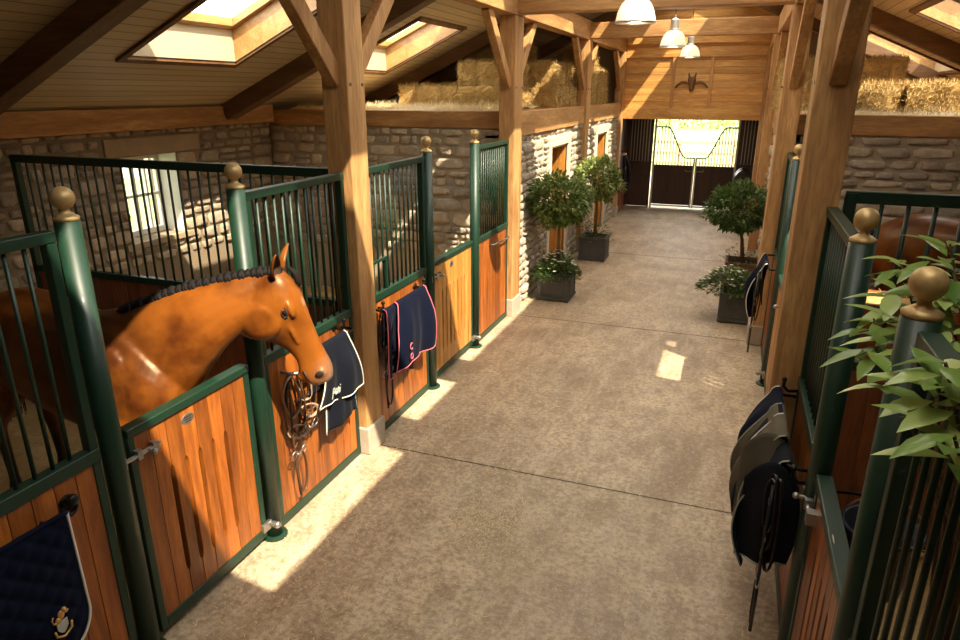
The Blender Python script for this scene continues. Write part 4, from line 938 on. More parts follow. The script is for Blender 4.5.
def horse(name, loc, rz, label, P0, P1, neck, coat, detail=True):
    r = empty(name, loc, label, 'horse'); b = MB()
    X, Y, Z = V((1, 0, 0)), V((0, 1, 0)), V((0, 0, 1))
    T = [(-1.33, 1.22, .07, .06), (-1.28, 1.21, .19, .17), (-1.15, 1.20, .29, .25), (-.95, 1.215, .335, .295), (-.72, 1.20, .33, .30), (-.5, 1.165, .335, .31), (-.28, 1.15, .345, .31), (-.08, 1.16, .38, .285), (.08, 1.18, .385, .235), (.24, 1.16, .37, .235), (.37, 1.13, .31, .225), (.47, 1.11, .22, .18), (.53, 1.10, .10, .09)]
    loft(b, densify([(V((x, 0, z)), Z * h, Y * w) for x, z, h, w in T], 3))
    # neck
    ns = []
    for i, (p, h, w) in enumerate(neck):
        p = V(p); a = V(neck[max(0, i - 1)][0]); c = V(neck[min(len(neck) - 1, i + 1)][0]); d = (c - a).normalized()
        up = (Z - d * Z.dot(d)).normalized() if not detail else V((-[.15,.3,.45,.5,.5,.42,.3,.15][i], 0, 1)).normalized(); lat = d.cross(up).normalized(); ns.append((p, up * h, lat * w))
    nd = densify(ns, 4); loft(b, nd)
    # head
    P0, P1 = V(P0), V(P1); a = (P1 - P0).normalized(); L = (P1 - P0).length; fr = (Z - a * Z.dot(a)).normalized(); j = -fr; lat = a.cross(fr).normalized(); k_ = 1.13 if detail else 1
    S = [(-.05, .10, .05, .05), (.02, .20, .078, .022), (.10, .28, .094, .006), (.20, .335, .106, 0), (.30, .355, .100, .001), (.40, .33, .084, .004), (.49, .245, .068, .006), (.60, .178, .055, .007), (.74, .148, .052, .004), (.86, .165, .064, -.002), (.94, .155, .064, .004), (1.0, .105, .05, .022), (1.02, .04, .02, .05)]
    loft(b, densify([(P0 + a * (s * L) + j * (f + k_ * D / 2), j * (k_ * D / 2), lat * (W * k_)) for s, D, W, f in S], 4), 24, .82)
    for s in (-1, 1):
        q = P0 + a * (.28 * L) + j * .235 + lat * (s * .090)      # cheek plate
        loft(b, [(q - lat * s * .03, a * .115, j * .115), (q + lat * s * .018, a * .108, j * .108), (q + lat * s * .036, a * .075, j * .078)])
        q = P0 + a * (.27 * L) + j * .058 + lat * (s * .088)     # brow
        loft(b, [(q - lat * s * .02, a * .060, j * .024), (q + lat * s * .018, a * .046, j * .014), (q + lat * s * .024, a * .026, j * .007)])
        q = q + j * .062 - lat * s * .002
        b.tube([q - a * .05, q + j * .002, q + a * .05], [.010, .015, .010], 8)
        q = P0 + a * (.36 * L) + j * .105 + lat * (s * .080)      # facial crest
        b.tube([q, q + a * .06 + lat * s * .004, q + a * .14 - lat * s * .012], [.013, .012, .008], 8)
        q = P0 + a * (.90 * L) + j * .055 + lat * (s * .046)       # nostril wing
        b.ball(q, .038, 12, 8); b.ball(P0 + a * (.90 * L) + j * .172 + lat * (s * .012), 1, 12, 8, (.036, .036, .034))
        for (px, pz, sx, sy, sz, py) in ((.20, 1.16, .17, .07, .27, .185), (.36, 1.02, .11, .08, .15, .11), (-1.0, 1.12, .23, .10, .27, .20), (-.05, .98, .14, .05, .1, .2)):
            b.ball((px, s * py, pz), 1, 16, 10, (sx, sy, sz))
        def leg(pts): loft(b, densify([(V((x, s * y, z)), X * rx, Y * ry) for x, y, z, rx, ry in pts], 3), 14, 1)
        leg([(.22, .15, 1.10, .16, .09), (.22, .165, .92, .115, .085), (.24, .165, .72, .075, .06), (.245, .165, .55, .052, .048), (.25, .165, .49, .055, .05), (.24, .165, .42, .038, .036), (.235, .165, .22, .031, .028), (.23, .165, .15, .042, .038), (.25, .165, .10, .032, .032), (.27, .165, .06, .048, .045)])
        leg([(-.98, .16, 1.15, .24, .12), (-.98, .175, .95, .20, .12), (-1.06, .17, .78, .12, .085), (-1.18, .165, .63, .065, .05), (-1.22, .165, .55, .062, .046), (-1.19, .165, .45, .042, .036), (-1.17, .165, .24, .034, .03), (-1.17, .165, .15, .044, .04), (-1.14, .165, .10, .034, .034), (-1.12, .165, .06, .05, .046)])
    b.v = [V(loc) + p for p in b.v]
    def md(o):
        m = o.modifiers.new('remesh', 'REMESH'); m.mode = 'VOXEL'; m.voxel_size = .009 if detail else .02; m.use_smooth_shade = True
        m = o.modifiers.new('smooth', 'SMOOTH'); m.factor = .5; m.iterations = 4 if detail else 4
    b.build('body', coat, r, smooth=True, mods=md)
    O = V(loc)
    for s in (-1, 1):
        for x in (.285, -1.105):
            m = MB(); loft(m, [(O + V((x - .005, s * .165, .085)), X * .048, Y * .045), (O + V((x + .012, s * .165, .0)), X * .066, Y * .058)], 16, 1); m.build('hoof', 'horn', r, smooth=False)
        E = O + P0 + a * (.275 * L) + j * .094 + lat * (s * .101)
        MB().ball(E - lat * s * .004, 1, 16, 10, (.018, .018, .016)).build('eye', 'eye', r, smooth=True)
        m = MB(); m.tube([E + a * (.029 * math.cos(t)) + j * (.0145 * math.sin(t) - .001 + .005 * math.cos(t)) + lat * s * (.008 - .008 * abs(math.cos(t))) for t in [2 * PI * k / 20 for k in range(20)]], .0055, 8, True); m.build('eyelid', 'lid', r, smooth=True)
        q = O + P0 + a * (.895 * L) + j * .056 + lat * (s * .074); m = MB(); loft(m, [(q - lat * s * .012, a * .013, j * .019), (q + lat * s * .010, a * .016, j * .025), (q + lat * s * .012, a * .009, j * .016)], 16, 1)
        m.v = [q + (p - q) for p in m.v]; m.build('nostril', 'nostril', r, smooth=True)
        # ear: cupped shell opening forward
        B0 = O + P0 + a * (-.005 * L) + j * .05 + lat * (s * .062); tip = B0 + Z * .145 + lat * s * .085 + fr * .02 + a * .01; ax = (tip - B0); eo = (lat * s * .35 + fr * .8 + a * .3); eo = (eo - ax.normalized() * eo.dot(ax.normalized())).normalized(); es = ax.normalized().cross(eo)
        m = MB(); mi = MB(); n1 = 11; vs = []; vi = []
        for i in range(9):
            t = i / 8; w = .040 * (math.sin(PI * (.16 + .84 * t)) ** .75) * (1.05 if t < .5 else 1) * (1 - .15 * t) + .002; c = B0 + ax * t - eo * .012
            for k in range(n1):
                th = PI * (.04 + 1.0 * (k / (n1 - 1)) * .92); vs.append(c + es * (w * math.cos(th)) - eo * (w * .9 * math.sin(th))); vi.append(c + es * (w * .86 * math.cos(th)) - eo * (w * .72 * math.sin(th)) + eo * .003)
        fs = [(i * n1 + k, i * n1 + k + 1, (i + 1) * n1 + k + 1, (i + 1) * n1 + k) for i in range(8) for k in range(n1 - 1)]
        m.add(vs, fs); mi.add(vi, fs)
        eo_ = m.build('ear', coat, r, smooth=True, mods=lambda o: setattr(o.modifiers.new('thick', 'SOLIDIFY'), 'thickness', .004)); mi.build('lining', 'earin', eo_, smooth=True)
    # mouth line and lips
    m = MB()
    for s in (-1, 1): m.tube([O + P0 + a * (t * L) + j * (dj) + lat * (s * w) for t, dj, w in ((1.0, .118, .040), (.95, .128, .064), (.89, .136, .070), (.83, .140, .066))], .005, 6)
    m.build('mouth_line', 'nostril', r, smooth=True)
    if detail:
        # plaited mane along the crest
        K = 27; first = None
        for i in range(K):
            f = 2.2 + (len(nd) - 1 - 2.2) * i / (K - 1); i0 = min(int(f), len(nd) - 2); t = f - i0; c = nd[i0][0].lerp(nd[i0 + 1][0], t); up = nd[i0][1].lerp(nd[i0 + 1][1], t); lt = nd[i0][2].normalized()
            p = O + c + up * 1.01; dd = (nd[min(i0 + 1, len(nd) - 1)][0] - nd[i0][0]).normalized()
            sc = (1.3 - .25 * i / K) * (.88 + .24 * ((i * 7) % 5) / 4)
            if first is None:
                m = MB(); m.tube([(.012, .012, .002), (.006, -.004, .014), (-.004, -.020, .004), (-.012, -.032, -.016)], [.013, .017, .016, .008], 8); m.tube([(-.008, .010, .004), (.0, -.008, .016), (.008, -.024, .0), (.006, -.034, -.018)], [.010, .014, .013, .006], 8); m.v = [O + p_ for p_ in m.v]; first = m.build('mane_plait', 'hairblack', r, smooth=True); c0 = first
            else: c0 = first.copy(); C.objects.link(c0); c0.parent = r
            c0.location = p - O; c0.rotation_euler = (0, -math.atan2(dd.z, math.hypot(dd.x, dd.y)), math.atan2(dd.y, dd.x)); c0.scale = (sc, sc, sc)
        m = MB(); q = O + P0 + fr * .004; m.tube([q - a * .03 - fr * .01, q + fr * .006, q + a * .03 + fr * .008, q + a * .06 + fr * .006, q + a * .085 + fr * .004], [.012, .017, .013, .015, .004], 8); m.build('forelock', 'hairblack', r, smooth=True)
        m = MB(); pts = [O + c + u * 1.0 for c, u, _ in nd[6:]]; m.tube(pts, .012, 8); m.build('mane_roots', 'hairblack', r, smooth=True)
    m = MB(); rnd = random.Random(2)
    for _ in range(70):
        o = V((rnd.gauss(0, .02), rnd.gauss(0, .028), 0)); m.tube([O + V((-1.30, 0, 1.38)) + o * .4, O + V((-1.38, 0, 1.30)) + o, O + V((-1.42, 0, 1.0)) + o * 1.8, O + V((-1.40, 0, .55)) + o * 1.9], [.008, .009, .008, .002], 5)
    m.build('tail', 'hairblack', r, smooth=True)
    r.rotation_euler[2] = rz; return r
HL, HR, HS = V((-3.36, 2.79, 0)), -.13, 1.05
def W2L(p): return tuple((Matrix.Rotation(-HR, 3, 'Z') @ (V(p) - HL)) / HS)
def necks(L):   # world crest points with half depths -> section centres
    out = []
    for i, (p, h, w, lean) in enumerate(L):
        p = V(W2L(p)); up = V((-lean, 0, 1)).normalized(); out.append((tuple(p - up * h), h, w))
    return out
HP0, HP1 = W2L((-2.295, 3.10, 1.878)), W2L((-2.105, 3.18, 1.238))
NECK = necks([((-3.33, 2.79, 1.60), .37, .20, .15), ((-3.20, 2.79, 1.655), .34, .18, .3), ((-3.04, 2.81, 1.72), .275, .15, .45), ((-2.88, 2.85, 1.78), .215, .12, .5), ((-2.72, 2.90, 1.83), .168, .092, .45), ((-2.58, 2.965, 1.862), .14, .074, .40), ((-2.46, 3.03, 1.88), .12, .064, .3), ((-2.37, 3.075, 1.882), .095, .062, .2)])
h1 = horse('horse', tuple(HL), HR, 'bay horse with a plaited mane leaning its head over the slotted half door', HP0, HP1, NECK, bay_coat('bay_coat', HP1, W2L((-2.215, 3.12, 1.72))))
h1.scale = (HS, HS, HS)
NECK2 = [((.02, 0, 1.22), .36, .20), ((.20, .0, 1.30), .30, .17), ((.40, 0, 1.38), .235, .13), ((.60, 0, 1.45), .19, .10), ((.78, 0, 1.50), .16, .09), ((.9, 0, 1.52), .14, .08)]
horse('horse', (2.80, 7.45, 0.02), 0, 'dark bay horse standing in the far right stall behind the partition bars', (.95, 0, 1.64), (1.38, 0, 1.14), NECK2, bay_coat('dark_bay_coat', (1.38, 0, 1.14), (1.1, 0, 9), .6), False).scale = (1.12, 1.12, 1.12)

# ------------------------------------------------------------------ tack
def drape(cy, xw, s, ztop, wt, wb, lf, lb, fold=.02, seed=0, off=.0, slant=0.0, bulge=0.0, rad=.03):
    """returns grid point function over (u 0..1 along the aisle, v -1..1 back to front)"""
    def P(u, v):
        d = abs(v); L = (lf + slant * (u - .5)) if v > 0 else lb; arc = rad * PI / 2; q = d * (L + arc)
        if q < arc: th = q / rad; dx = rad * math.sin(th); dz = rad * (math.cos(th) - 1); h = 0
        else: dx = rad; dz = -rad - (q - arc); h = q - arc
        w = wt + (wb - wt) * min(1, h / max(.01, L)); y = cy + (u - .5) * w
        f = fold * min(1, h * 5) * (math.sin(u * 9 + seed) + .5 * math.sin(u * 17 + seed * 2 + h * 3)) + bulge * math.sin(min(1, h / L) * PI * .8)
        dx = (dx + off + f) if v > 0 else (-dx * .4 + f * .2)
        return V((xw + s * dx, y, ztop + dz + .012 * math.sin(u * 7 + seed) * min(1, h * 4)))
    return P
def sheet(P, nu=26, nv=44, v0=-1.0, v1=1.0):
    m = MB(); m.add([P(i / nu, v0 + (v1 - v0) * j / nv) for i in range(nu + 1) for j in range(nv + 1)], [(i * (nv + 1) + j, (i + 1) * (nv + 1) + j, (i + 1) * (nv + 1) + j + 1, i * (nv + 1) + j + 1) for i in range(nu) for j in range(nv)]); return m
def solid(t): return lambda o: (setattr(o.modifiers.new('thick', 'SOLIDIFY'), 'thickness', t))
def edge(P, r=.005):
    pts = [P(0, k / 20) for k in range(0, 21)] + [P(k / 20, 1) for k in range(1, 21)] + [P(1, 1 - k / 20) for k in range(1, 21)]
    return MB().tube(pts, r, 6)
def rug(name, layers, label, cat='rug', group=None):
    """layers: (drape kwargs, cloth, piping)"""
    P0_ = drape(**layers[0][0]); c = P0_(.5, 0); r = empty(name, c, label, cat, group)
    for i, (kw, mat, pipe) in enumerate(layers):
        P = drape(**kw); o = sheet(P).build('cloth' if i == 0 else 'under_layer', mat, r, smooth=True, mods=solid(.007)); edge(P).build('piping', pipe, o, smooth=True)
        if i: o['label'] = 'lower layer of the folded cloth'
    return r, P0_
def rack(panel, xw, s, ya, yb, z, mat='iron', reach=.12):
    MB().tube([(xw, ya, z), (xw + s * reach, ya, z), (xw + s * (reach + .012), ya + .02, z), (xw + s * (reach + .012), yb - .02, z), (xw + s * reach, yb, z), (xw, yb, z)], .010).build('blanket_rack', mat, panel, smooth=True)
def hook(panel, x, s, y, z, mat='iron'):
    m = MB(); m.lathe([(.03, 0), (.03, .008)], (x + (s * .018 if s > 0 else s * .026), y, z), 14, 'X'); m.tube([(x + s * .02, y, z), (x + s * .08, y, z - .01), (x + s * .11, y, z + .02), (x + s * .11, y, z + .06)], .010); m.ball((x + s * .11, y, z + .065), .017); m.build('tack_hook', mat, panel, smooth=True)
pA, pB, pC = find('barred panel at the left edge'), find('barred panel beside the horse head'), find('barred panel with a small feed')
rB, rC, rD = find('barred panel between the near right door'), find('barred panel just beyond'), find('barred panel at the far end')

# rug beside the horse
rack(pB, XL, 1, 3.60, 4.12, 1.17); hook(pB, XL, 1, 4.02, 1.20)
r1, P = rug('stable_rug', [(dict(cy=3.80, xw=XL + .13, s=1, ztop=1.205, wt=.36, wb=.62, lf=.42, lb=.30, fold=.020, seed=1, bulge=.05, slant=.06), 'slate', 'white_pipe'),
                           (dict(cy=3.84, xw=XL + .125, s=1, ztop=1.19, wt=.32, wb=.46, lf=.62, lb=.3, fold=.018, seed=3), 'slate', 'white_pipe')],
               'dark slate rug with cream piping hanging below the horse muzzle', 'rug', None)
m = MB(); c0 = P(.22, .86); ex = (P(.50, .86) - P(.22, .86)).normalized(); ez = (P(.22, .7) - P(.22, .86)).normalized(); nn = V((.012, 0, 0)); k = .055
G = {'p': [[(0, -.4), (0, 1)], [(0, .9), (.4, 1), (.5, .6), (.35, .3), (0, .3)]], 'o': [[(.25, 0), (0, .3), (.1, .8), (.4, .8), (.5, .4), (.25, 0)]], 'n': [[(0, 0), (0, .8)], [(0, .5), (.25, .85), (.45, .7), (.45, 0)]], 'i': [[(0, 0), (0, .7)], [(0, .95), (0, 1.1)]]}
q = 0
for ch in 'poni':
    for st in G[ch]: m.tube([c0 + nn + ex * (q + x * k) + ez * (y * k) for x, y in st], .0045, 5)
    q += k * (.8 if ch != 'i' else .4)
m.build('embroidery', 'silver', r1)
# pink edged rug
rack(pC, XL, 1, 4.70, 5.36, 1.15); hook(pC, XL, 1, 5.40, 1.15)
r2, P = rug('stable_rug', [(dict(cy=5.04, xw=XL + .14, s=1, ztop=1.195, wt=.56, wb=.70, lf=.56, lb=.40, fold=.022, seed=5, bulge=.05), 'navy', 'pink_pipe'),
                           (dict(cy=4.80, xw=XL + .125, s=1, ztop=1.18, wt=.42, wb=.50, lf=.58, lb=.3, fold=.03, seed=2), 'navy', 'pink_pipe')], 'navy rug with pink and red piping on the panel before the pale door', 'rug', None)
m = MB(); c0 = P(.20, .80) + V((.010, 0, 0)); k = .026
m.tube([c0 + V((0, k * math.cos(t), k * 1.1 * math.sin(t) + .06)) for t in [PI * .25 + i * PI * 1.5 / 10 for i in range(11)]], .004, 5); m.tube([c0 + V((0, k * .8 * math.cos(t), k * math.sin(t) - .03)) for t in [i * 2 * PI / 12 for i in range(12)]], .004, 5, True); m.build('embroidery', 'pink_pipe', r2)
# quilted saddle pad near left
rack(pA, XL, 1, 1.02, 1.66, 1.075, reach=.06)
def padP(u, v):   # u 0..1 along y, v 0..1 downwards
    y0, y1 = .92, 1.735; z0, z1 = 1.10, .44; y = y0 + (y1 - y0) * u; z = z0 + (z1 - z0) * v
    return y, z
def outline(y, z):   # clamp into a rounded outline
    y1, zb, R = 1.735, .44, .17
    cy, cz = y1 - R, zb + R
    if y > cy and z < cz:
        d = V((y - cy, z - cz)); m_ = max(abs(d.x), abs(d.y)); l = d.length
        if l > 1e-6: d = d * (m_ / l); y, z = cy + d.x, cz + d.y
    z += .03 * (1 - (y - .92) / .8) if z > 1.0 else 0
    y -= .05 * max(0, (z - .75) / .35) ** 2 * 0 + (.06 * max(0, (1.1 - z) * 0))
    return y, z
m = MB(); NU, NV = 70, 60; 
def pad3(u, v, d=0):
    y, z = outline(*padP(u, v)); a, b_ = (y + z) / .105, (y - z) / .105; q = (abs(math.sin(PI * a)) * abs(math.sin(PI * b_))) ** .5
    ed = min(1, 12 * min(v + .02, 1 - v, 1 - u + .001)); return V((XL + .082 + .016 * q * ed + .02 * math.sin(y * 5) * v + d, y, z))
m.add([pad3(i / NU, j / NV) for i in range(NU + 1) for j in range(NV + 1)], [(i * (NV + 1) + j, (i + 1) * (NV + 1) + j, (i + 1) * (NV + 1) + j + 1, i * (NV + 1) + j + 1) for i in range(NU) for j in range(NV)])
r = empty('saddle_pad', (XL + .08, 1.35, 1.1), 'quilted navy saddle pad with cream piping and a gold crest at the lower left corner', 'saddle pad')
m.build('quilting', 'navy', r, smooth=True, mods=solid(.012))
MB().tube([pad3(1, k / 40, .004) for k in range(41)] + [pad3(1 - k / 40, 1, .004) for k in range(1, 41)], .0065, 6).build('piping', 'white_pipe', r, smooth=True)
MB().tube([pad3(k / 30, 0, .0) for k in range(31)], .012, 8).build('binding', 'navy', r, smooth=True)
ey, ez_ = 1.585, .635; xe = XL + .112
e = MB()                                                        # crest: shield, a rearing beast and a scroll, all invented blobs
e.extr([(ey - .026, ez_ + .01), (ey + .026, ez_ + .01), (ey + .026, ez_ - .025), (ey + .012, ez_ - .045), (ey, ez_ - .052), (ey - .012, ez_ - .045), (ey - .026, ez_ - .025)], lambda y, z: V((xe, y, z)), lambda y, z: V((xe + .006, y, z)))
cr = empty; em = e.build('crest', 'silver', r, bevel=.001)
g = MB(); g.ball((xe + .006, ey + .018, ez_ + .060), .011); g.ball((xe + .004, ey + .002, ez_ + .040), 1, 10, 8, (.008, .016, .022)); g.ball((xe + .004, ey - .014, ez_ + .022), 1, 10, 8, (.008, .014, .016))
g.tube([(xe + .006, ey + .01, ez_ + .045), (xe + .006, ey + .03, ez_ + .04), (xe + .006, ey + .036, ez_ + .048)], .004, 5); g.tube([(xe + .006, ey - .018, ez_ + .02), (xe + .006, ey - .038, ez_ + .02), (xe + .006, ey - .042, ez_ + .045), (xe + .006, ey - .034, ez_ + .055)], .004, 5)
g.tube([(xe + .006, ey - .04, ez_ - .02), (xe + .006, ey - .036, ez_ - .05), (xe + .006, ey, ez_ - .07), (xe + .006, ey + .036, ez_ - .05), (xe + .006, ey + .04, ez_ - .02)], .0055, 6); g.build('gold_work', 'gold', em, smooth=True)
m = MB(); m.lathe([(.038, 0), (.038, .01), (.02, .014)], (XL + .018, 1.79, 1.10), 20, 'X'); m.tube([(XL + .03, 1.79 + .035 * math.cos(t), 1.08 + .04 * math.sin(t)) for t in [PI * (.9 + 1.2 * i / 10) for i in range(11)]], .010); m.lathe([(.001, .045), (.022, .045), (.03, .03), (.022, .0)], (XL + .03, 1.79, 1.12), 16, 'X'); m.build('tack_hook', 'iron', pA, smooth=True)

def bridle(x, s, y, z, L, label, leather='leather', reins=True, seed=1, bitm='steel', spread=.06, group=None, K=1.0):
    rnd = random.Random(seed); r = empty('bridle', (x + s * .07, y, z), label, 'bridle', group)
    X0 = x + s * .075
    def loop(w, l, dx, dy, n=20, tw=.02): return [V((X0 + s * (dx + tw * math.sin(t)), y + dy + w * math.sin(t) + .012 * math.sin(3 * t + seed), z + .03 - l * (1 - math.cos(t)) / 2)) for t in [2 * PI * i / n for i in range(n)]]
    m = MB(); m.tube(loop(.045, L * .62, 0, 0), .0095 * K, 6, True, .35); m.tube(loop(.065, L * .50, .02, .03), .0085 * K, 6, True, .35); m.build('headpiece', leather, r, smooth=True)
    m = MB(); m.tube(loop(spread, L * .34, .03, -.02), .0085 * K, 6, True, .35)
    c = V((X0 + s * .02, y + .02, z - L * .45)); m.tube([c + V((.02 * math.cos(t), .075 * math.cos(t), .045 * math.sin(t) - .02 * math.cos(t))) for t in [2 * PI * i / 18 for i in range(18)]], .010 * K, 6, True, .4); m.build('noseband', 'pale_leather' if leather == 'leather' else leather, r, smooth=True)
    b = MB()
    for dy in (-.05, .06):
        c = V((X0 + s * .03, y + dy, z - L * .62)); b.tube([c + V((.008 * math.sin(t), .032 * math.cos(t), .032 * math.sin(t))) for t in [2 * PI * i / 16 for i in range(16)]], .0045, 6, True)
    b.tube([(X0 + s * .03, y - .02, z - L * .62), (X0 + s * .035, y + .005, z - L * .65), (X0 + s * .03, y + .03, z - L * .62)], .008, 8); b.build('bit', bitm, r, smooth=True)
    bk = MB()
    for i in range(6):
        p = V((X0 + s * .03, y + rnd.uniform(-.05, .06), z - L * rnd.uniform(.1, .6))); bk.tube([p + V((0, .010, .012)), p + V((0, -.010, .012)), p + V((0, -.010, -.012)), p + V((0, .010, -.012))], .0025, 5, True)
    bk.build('buckles', bitm, r)
    if reins:
        m = MB(); m.tube([V((X0 + s * .03, y + .03 + .05 * math.sin(t) - .01, z - L * .62 - L * .36 * (1 - math.cos(t)) / 2)) for t in [2 * PI * i / 22 for i in range(22)]], .0075 * K, 6, True, .35); m.tube([V((X0 + s * .03, y - .03, z)), V((X0 + s * .035, y - .055, z - L * .4)), V((X0 + s * .03, y - .04, z - L * .75)), V((X0 + s * .03, y - .02, z - L))], .0085, 6, False, .35); m.build('rein', leather, r, smooth=True)
    return r
MB().tube([(XL + .02, 3.37, 1.10), (XL + .10, 3.37, 1.10), (XL + .14, 3.44, 1.09), (XL + .14, 3.60, 1.08)], .013).build('tack_bracket', 'steel', pB, smooth=True)
bridle(XL, 1, 3.36, 1.06, .86, 'brown leather bridle with worn pale noseband hanging under the horse muzzle', 'leather', seed=2, spread=.06, K=1.6)
bridle(XL + .01, 1, 3.50, 1.05, .62, 'second brown leather headcollar tangled against the slate rug', 'leather', reins=False, seed=6, spread=.05, K=1.5)
hook(pC, XL, 1, 4.62, 1.16)
bridle(XL + .02, 1, 4.62, 1.15, .86, 'black leather bridle left of the pink edged rug', 'black_leather', seed=4)
MB().tube([(XL + .13, 5.02, .76), (XL + .14, 5.03, .66), (XL + .14, 5.0, .54)], .016, 6, flat=.3).v
m = MB().tube([(XL + .15, 5.06, .78), (XL + .16, 5.05, .66), (XL + .15, 5.0, .5)], .02, 6, flat=.3); r = empty('girth_strap', (XL + .15, 5.05, .78), 'short black strap with a metal clip dangling below the pink edged rug', 'strap'); m.build('strap', 'black_leather', r, smooth=True)
b = MB(); b.tube([(XL + .17, 5.09 + .015 * math.cos(t), .62 + .04 * math.sin(t)) for t in [2 * PI * i / 12 for i in range(12)]], .005, 6, True); b.build('clip', 'steel', r, smooth=True)

# right side rugs: three on one rack
rack(rB, XR, -1, 3.32, 4.24, 1.06, reach=.11); hook(rB, XR, -1, 3.24, 1.04, 'iron'); hook(rB, XR, -1, 4.24, 1.10, 'iron')
gz = 'rugs on the right rack'
rug('stable_rug', [(dict(cy=4.03, xw=XR - .13, s=-1, ztop=1.12, wt=.40, wb=.54, lf=.46, lb=.42, fold=.025, seed=2, bulge=.13, rad=.05), 'navy', 'white_pipe')], 'navy rug with cream piping, farthest of the three on the right rack', 'rug')
def side_fold(r, y, x0, x1, zt, L, mat, pipe, seed=0, bul=.05):
    f = lambda u, v: V((x0 + (x1 - x0) * u + .03 * math.sin(v * PI) * (1 if u > .5 else 0), y - bul * math.sin(u * PI) * min(1, v * 3) - .015 * math.sin(u * 11 + seed) * min(1, v * 2), zt - .12 * (2 * u - 1) ** 2 - L * v * (1 - .18 * (2 * u - 1) ** 2)))
    m = MB(); m.add([f(i / 16, j / 20) for i in range(17) for j in range(21)], [(i * 21 + j, (i + 1) * 21 + j, (i + 1) * 21 + j + 1, i * 21 + j + 1) for i in range(16) for j in range(20)])
    o = m.build('side_fold', mat, r, smooth=True, mods=solid(.008)); MB().tube([f(k / 20, 1) for k in range(21)], .005, 6).build('piping', pipe, o, smooth=True)
ro, _ = rug('stable_rug', [(dict(cy=3.76, xw=XR - .13, s=-1, ztop=1.12, wt=.42, wb=.54, lf=.58, lb=.5, fold=.03, seed=4, bulge=.15, rad=.06), 'olive', 'grey_pipe')], 'olive grey rug in the middle of the right rack', 'rug')
rb_, _ = rug('stable_rug', [(dict(cy=3.50, xw=XR - .12, s=-1, ztop=1.08, wt=.30, wb=.44, lf=.58, lb=.5, fold=.035, seed=7, bulge=.14, rad=.055), 'blackcloth', 'grey_pipe')], 'black rug nearest the camera on the right rack, under the bridle', 'rug')
side_fold(ro, 3.56, XR - .34, XR - .07, 1.12, .50, 'olive', 'grey_pipe', 1, .06); side_fold(rb_, 3.33, XR - .32, XR - .06, 1.07, .56, 'blackcloth', 'grey_pipe', 3, .07)
bridle(XR - .09, -1, 3.20, 1.03, .90, 'black bridle with long reins hanging below the black rug on the right', 'black_leather', seed=5, spread=.05)
rack(rD, XR, -1, 7.1, 7.8, 1.17, reach=.10)
rug('stable_rug', [(dict(cy=7.45, xw=XR - .13, s=-1, ztop=1.21, wt=.5, wb=.60, lf=.54, lb=.4, fold=.03, seed=3, bulge=.11), 'navy', 'white_pipe')], 'navy rug farther down the right side, in front of the white flower planter', 'rug')
bridle(XR - .10, -1, 7.16, 1.10, .84, 'black bridle beside the farther navy rug on the right', 'black_leather', seed=9)
# far lobby: coat and halter on the left, saddle on the right
scrL = find('dark boarded fixed screen with bars left'); scrR = find('dark boarded fixed screen with bars right')
r, P = rug('waxed_coat', [(dict(cy=16.9, xw=XL + .14, s=1, ztop=1.40, wt=.26, wb=.55, lf=.75, lb=.6, fold=.03, seed=3, bulge=.10, rad=.05), 'blackcloth', 'blackcloth')], 'dark coat hanging in the far left corner of the lobby', 'coat')
m = MB()
for z in (1.42,): m.box(XL, XL + .15, 16.7, 17.1, z - .02, z + .02)
tag(m.build('coat_rail', 'oakY'), 'short wooden rail holding the dark coat in the far left corner', 'rail')
slat = MB(); 
r = empty('low_gate', (XL + .02, 17.3, 0), 'low boarded wooden gate standing at the far left corner', 'gate')
m = MB()
for i in range(7): m.box(XL + .05, XL + .09, 16.72 + i * .11, 16.72 + i * .11 + .1, .04, 1.02)
m.build('boarding', 'red', r); MB().box(XL + .04, XL + .10, 16.7, 17.5, 1.02, 1.06).build('cap_rail', 'oakY', r)
# saddle on a rack
r = empty('saddle', (.18, 17.0, 1.05), 'dark leather saddle on a rack by the right leaf of the far gates', 'saddle')
m = MB(); nu, nv = 16, 22
vs = []
for i in range(nu + 1):
    u = i / nu
    for j in range(nv + 1):
        a = -1 + 2 * j / nv; y = 16.78 + .46 * u + .05 * a * a; ang = a * 1.35; R = .16 + .03 * u; drop = max(0, abs(a) - .55) * .5
        vs.append((.18 + R * math.sin(ang) + .03 * math.copysign(1, a) * (drop > 0), y + (.06 * (abs(a) > .6) * (u - .5)), .92 + R * math.cos(ang) - drop + .06 * (2 * u - 1) ** 2 * math.cos(ang) ** 2))
m.add(vs, [(i * (nv + 1) + j, (i + 1) * (nv + 1) + j, (i + 1) * (nv + 1) + j + 1, i * (nv + 1) + j + 1) for i in range(nu) for j in range(nv)]); m.build('seat_and_flaps', 'black_leather', r, smooth=True, mods=solid(.012))
b = MB()
for s in (-1, 1): b.tube([(.18 + s * .21, 17.0 + .04 * math.cos(t), .58 + .05 * math.sin(t)) for t in [2 * PI * i / 14 for i in range(14)]], .007, 6, True)
b.build('stirrup', 'steel', r, smooth=True)
m = MB().box(.10, .26, 16.75, 17.3, .78, .84)
for (q, e) in ((.12, 16.8), (.24, 16.8), (.12, 17.25), (.24, 17.25)): m.bar((q, e, .8), (q + (.12 if q > .2 else -.12), e, 0), .04, .04)
tag(m.build('saddle_stand', 'oakY'), 'wooden stand under the saddle by the far gates', 'stand')

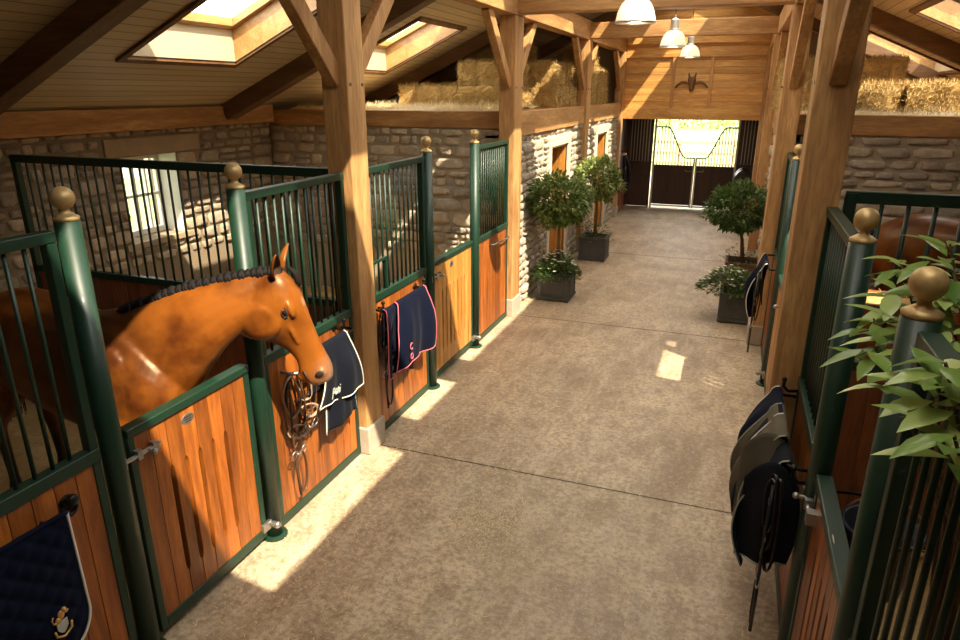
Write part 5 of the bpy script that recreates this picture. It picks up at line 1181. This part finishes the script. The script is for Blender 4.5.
# ------------------------------------------------------------------ camera
cam = bpy.data.cameras.new('camera'); co = bpy.data.objects.new('camera', cam); C.objects.link(co)
F_, VX, VY = 672.0, 744.0, 92.0
dY = V((VX - 480, -(VY - 320), -F_)).normalized(); p = math.atan2(-(VY - 320), F_); dZ = V((0, math.cos(p), math.sin(p))); dX = dY.cross(dZ)
R3 = Matrix((dX, dY, dZ)); co.matrix_world = Matrix.Translation((0, 0, 2.85)) @ R3.to_4x4()
cam.sensor_width = 36; cam.lens = F_ / 960 * 36; cam.clip_start = .05; cam.clip_end = 400
bpy.context.scene.camera = co

# ------------------------------------------------------------------ light
def light(name, kind, loc, energy, col, **k):
    l = bpy.data.lights.new(name, kind); l.energy = energy; l.color = col
    for a, b_ in k.items(): setattr(l, a, b_)
    o = bpy.data.objects.new(name, l); C.objects.link(o); o.location = loc; return o
sun = light('sun', 'SUN', (0, 0, 12), SUN_E, (1, .86, .66), angle=.010)
sd = V(SUN_D).normalized(); sun.rotation_euler = sd.to_track_quat('-Z', 'Y').to_euler()
for y in (6.55, 10.1, 13.2): light('lamp_light', 'POINT', (-.97, y, 3.40), 14, (1, .78, .50), shadow_soft_size=.08)
w = bpy.data.worlds.new('sky'); bpy.context.scene.world = w; w.use_nodes = True; nt = w.node_tree; nt.nodes.clear()
bg = nt.nodes.new('ShaderNodeBackground'); ou = nt.nodes.new('ShaderNodeOutputWorld'); tc = nt.nodes.new('ShaderNodeTexCoord'); no = nt.nodes.new('ShaderNodeTexNoise'); rp = nt.nodes.new('ShaderNodeValToRGB')
no.inputs['Scale'].default_value = 2.2; no.inputs['Detail'].default_value = 5; nt.links.new(tc.outputs['Generated'], no.inputs['Vector']); nt.links.new(no.outputs['Fac'], rp.inputs[0])
rp.color_ramp.elements[0].position = .38; rp.color_ramp.elements[0].color = (.78, .82, .82, 1); rp.color_ramp.elements[1].position = .62; rp.color_ramp.elements[1].color = (1, .92, .78, 1)
nt.links.new(rp.outputs[0], bg.inputs[0]); nt.links.new(bg.outputs[0], ou.inputs[0]); bg.inputs[1].default_value = SKY_E
# sky portals at the skylights help the renderer find the openings
for hs, f in ((HOLES_L, lambda x: ZE + SL * (x - XEL)), (HOLES_R, lambda x: ZE + SL * (XER - x))):
    for (x0, x1, y0, y1) in hs:
        o = light('skylight_portal', 'AREA', ((x0 + x1) / 2, (y0 + y1) / 2, f((x0 + x1) / 2) + TH + .02), 1, (1, 1, 1), shape='RECTANGLE', size=x1 - x0, size_y=y1 - y0)
        o.rotation_euler[1] = -math.atan(SL) if hs is HOLES_L else math.atan(SL); o.data.cycles.is_portal = True
o = light('gate_portal', 'AREA', (-.98, YE + .12, 1.65), 1, (1, 1, 1), shape='RECTANGLE', size=2.1, size_y=1.4); o.rotation_euler = (-PI / 2, 0, 0); o.data.cycles.is_portal = True
o = light('window_portal', 'AREA', (XEL - .4, 6.2, 1.66), 1, (1, 1, 1), shape='RECTANGLE', size=1.0, size_y=1.0); o.rotation_euler = (0, -PI / 2, 0); o.data.cycles.is_portal = True
sc = bpy.context.scene; sc.view_settings.view_transform = 'Standard'; sc.view_settings.look = 'None'; sc.view_settings.gamma = 1; sc.view_settings.use_curve_mapping = False; sc.view_settings.exposure = EXPO
sc.cycles.max_bounces = 8; sc.cycles.diffuse_bounces = 5; sc.cycles.glossy_bounces = 3; sc.cycles.transmission_bounces = 4; sc.cycles.transparent_max_bounces = 12
sc.cycles.sample_clamp_indirect = 6; sc.cycles.use_denoising = True
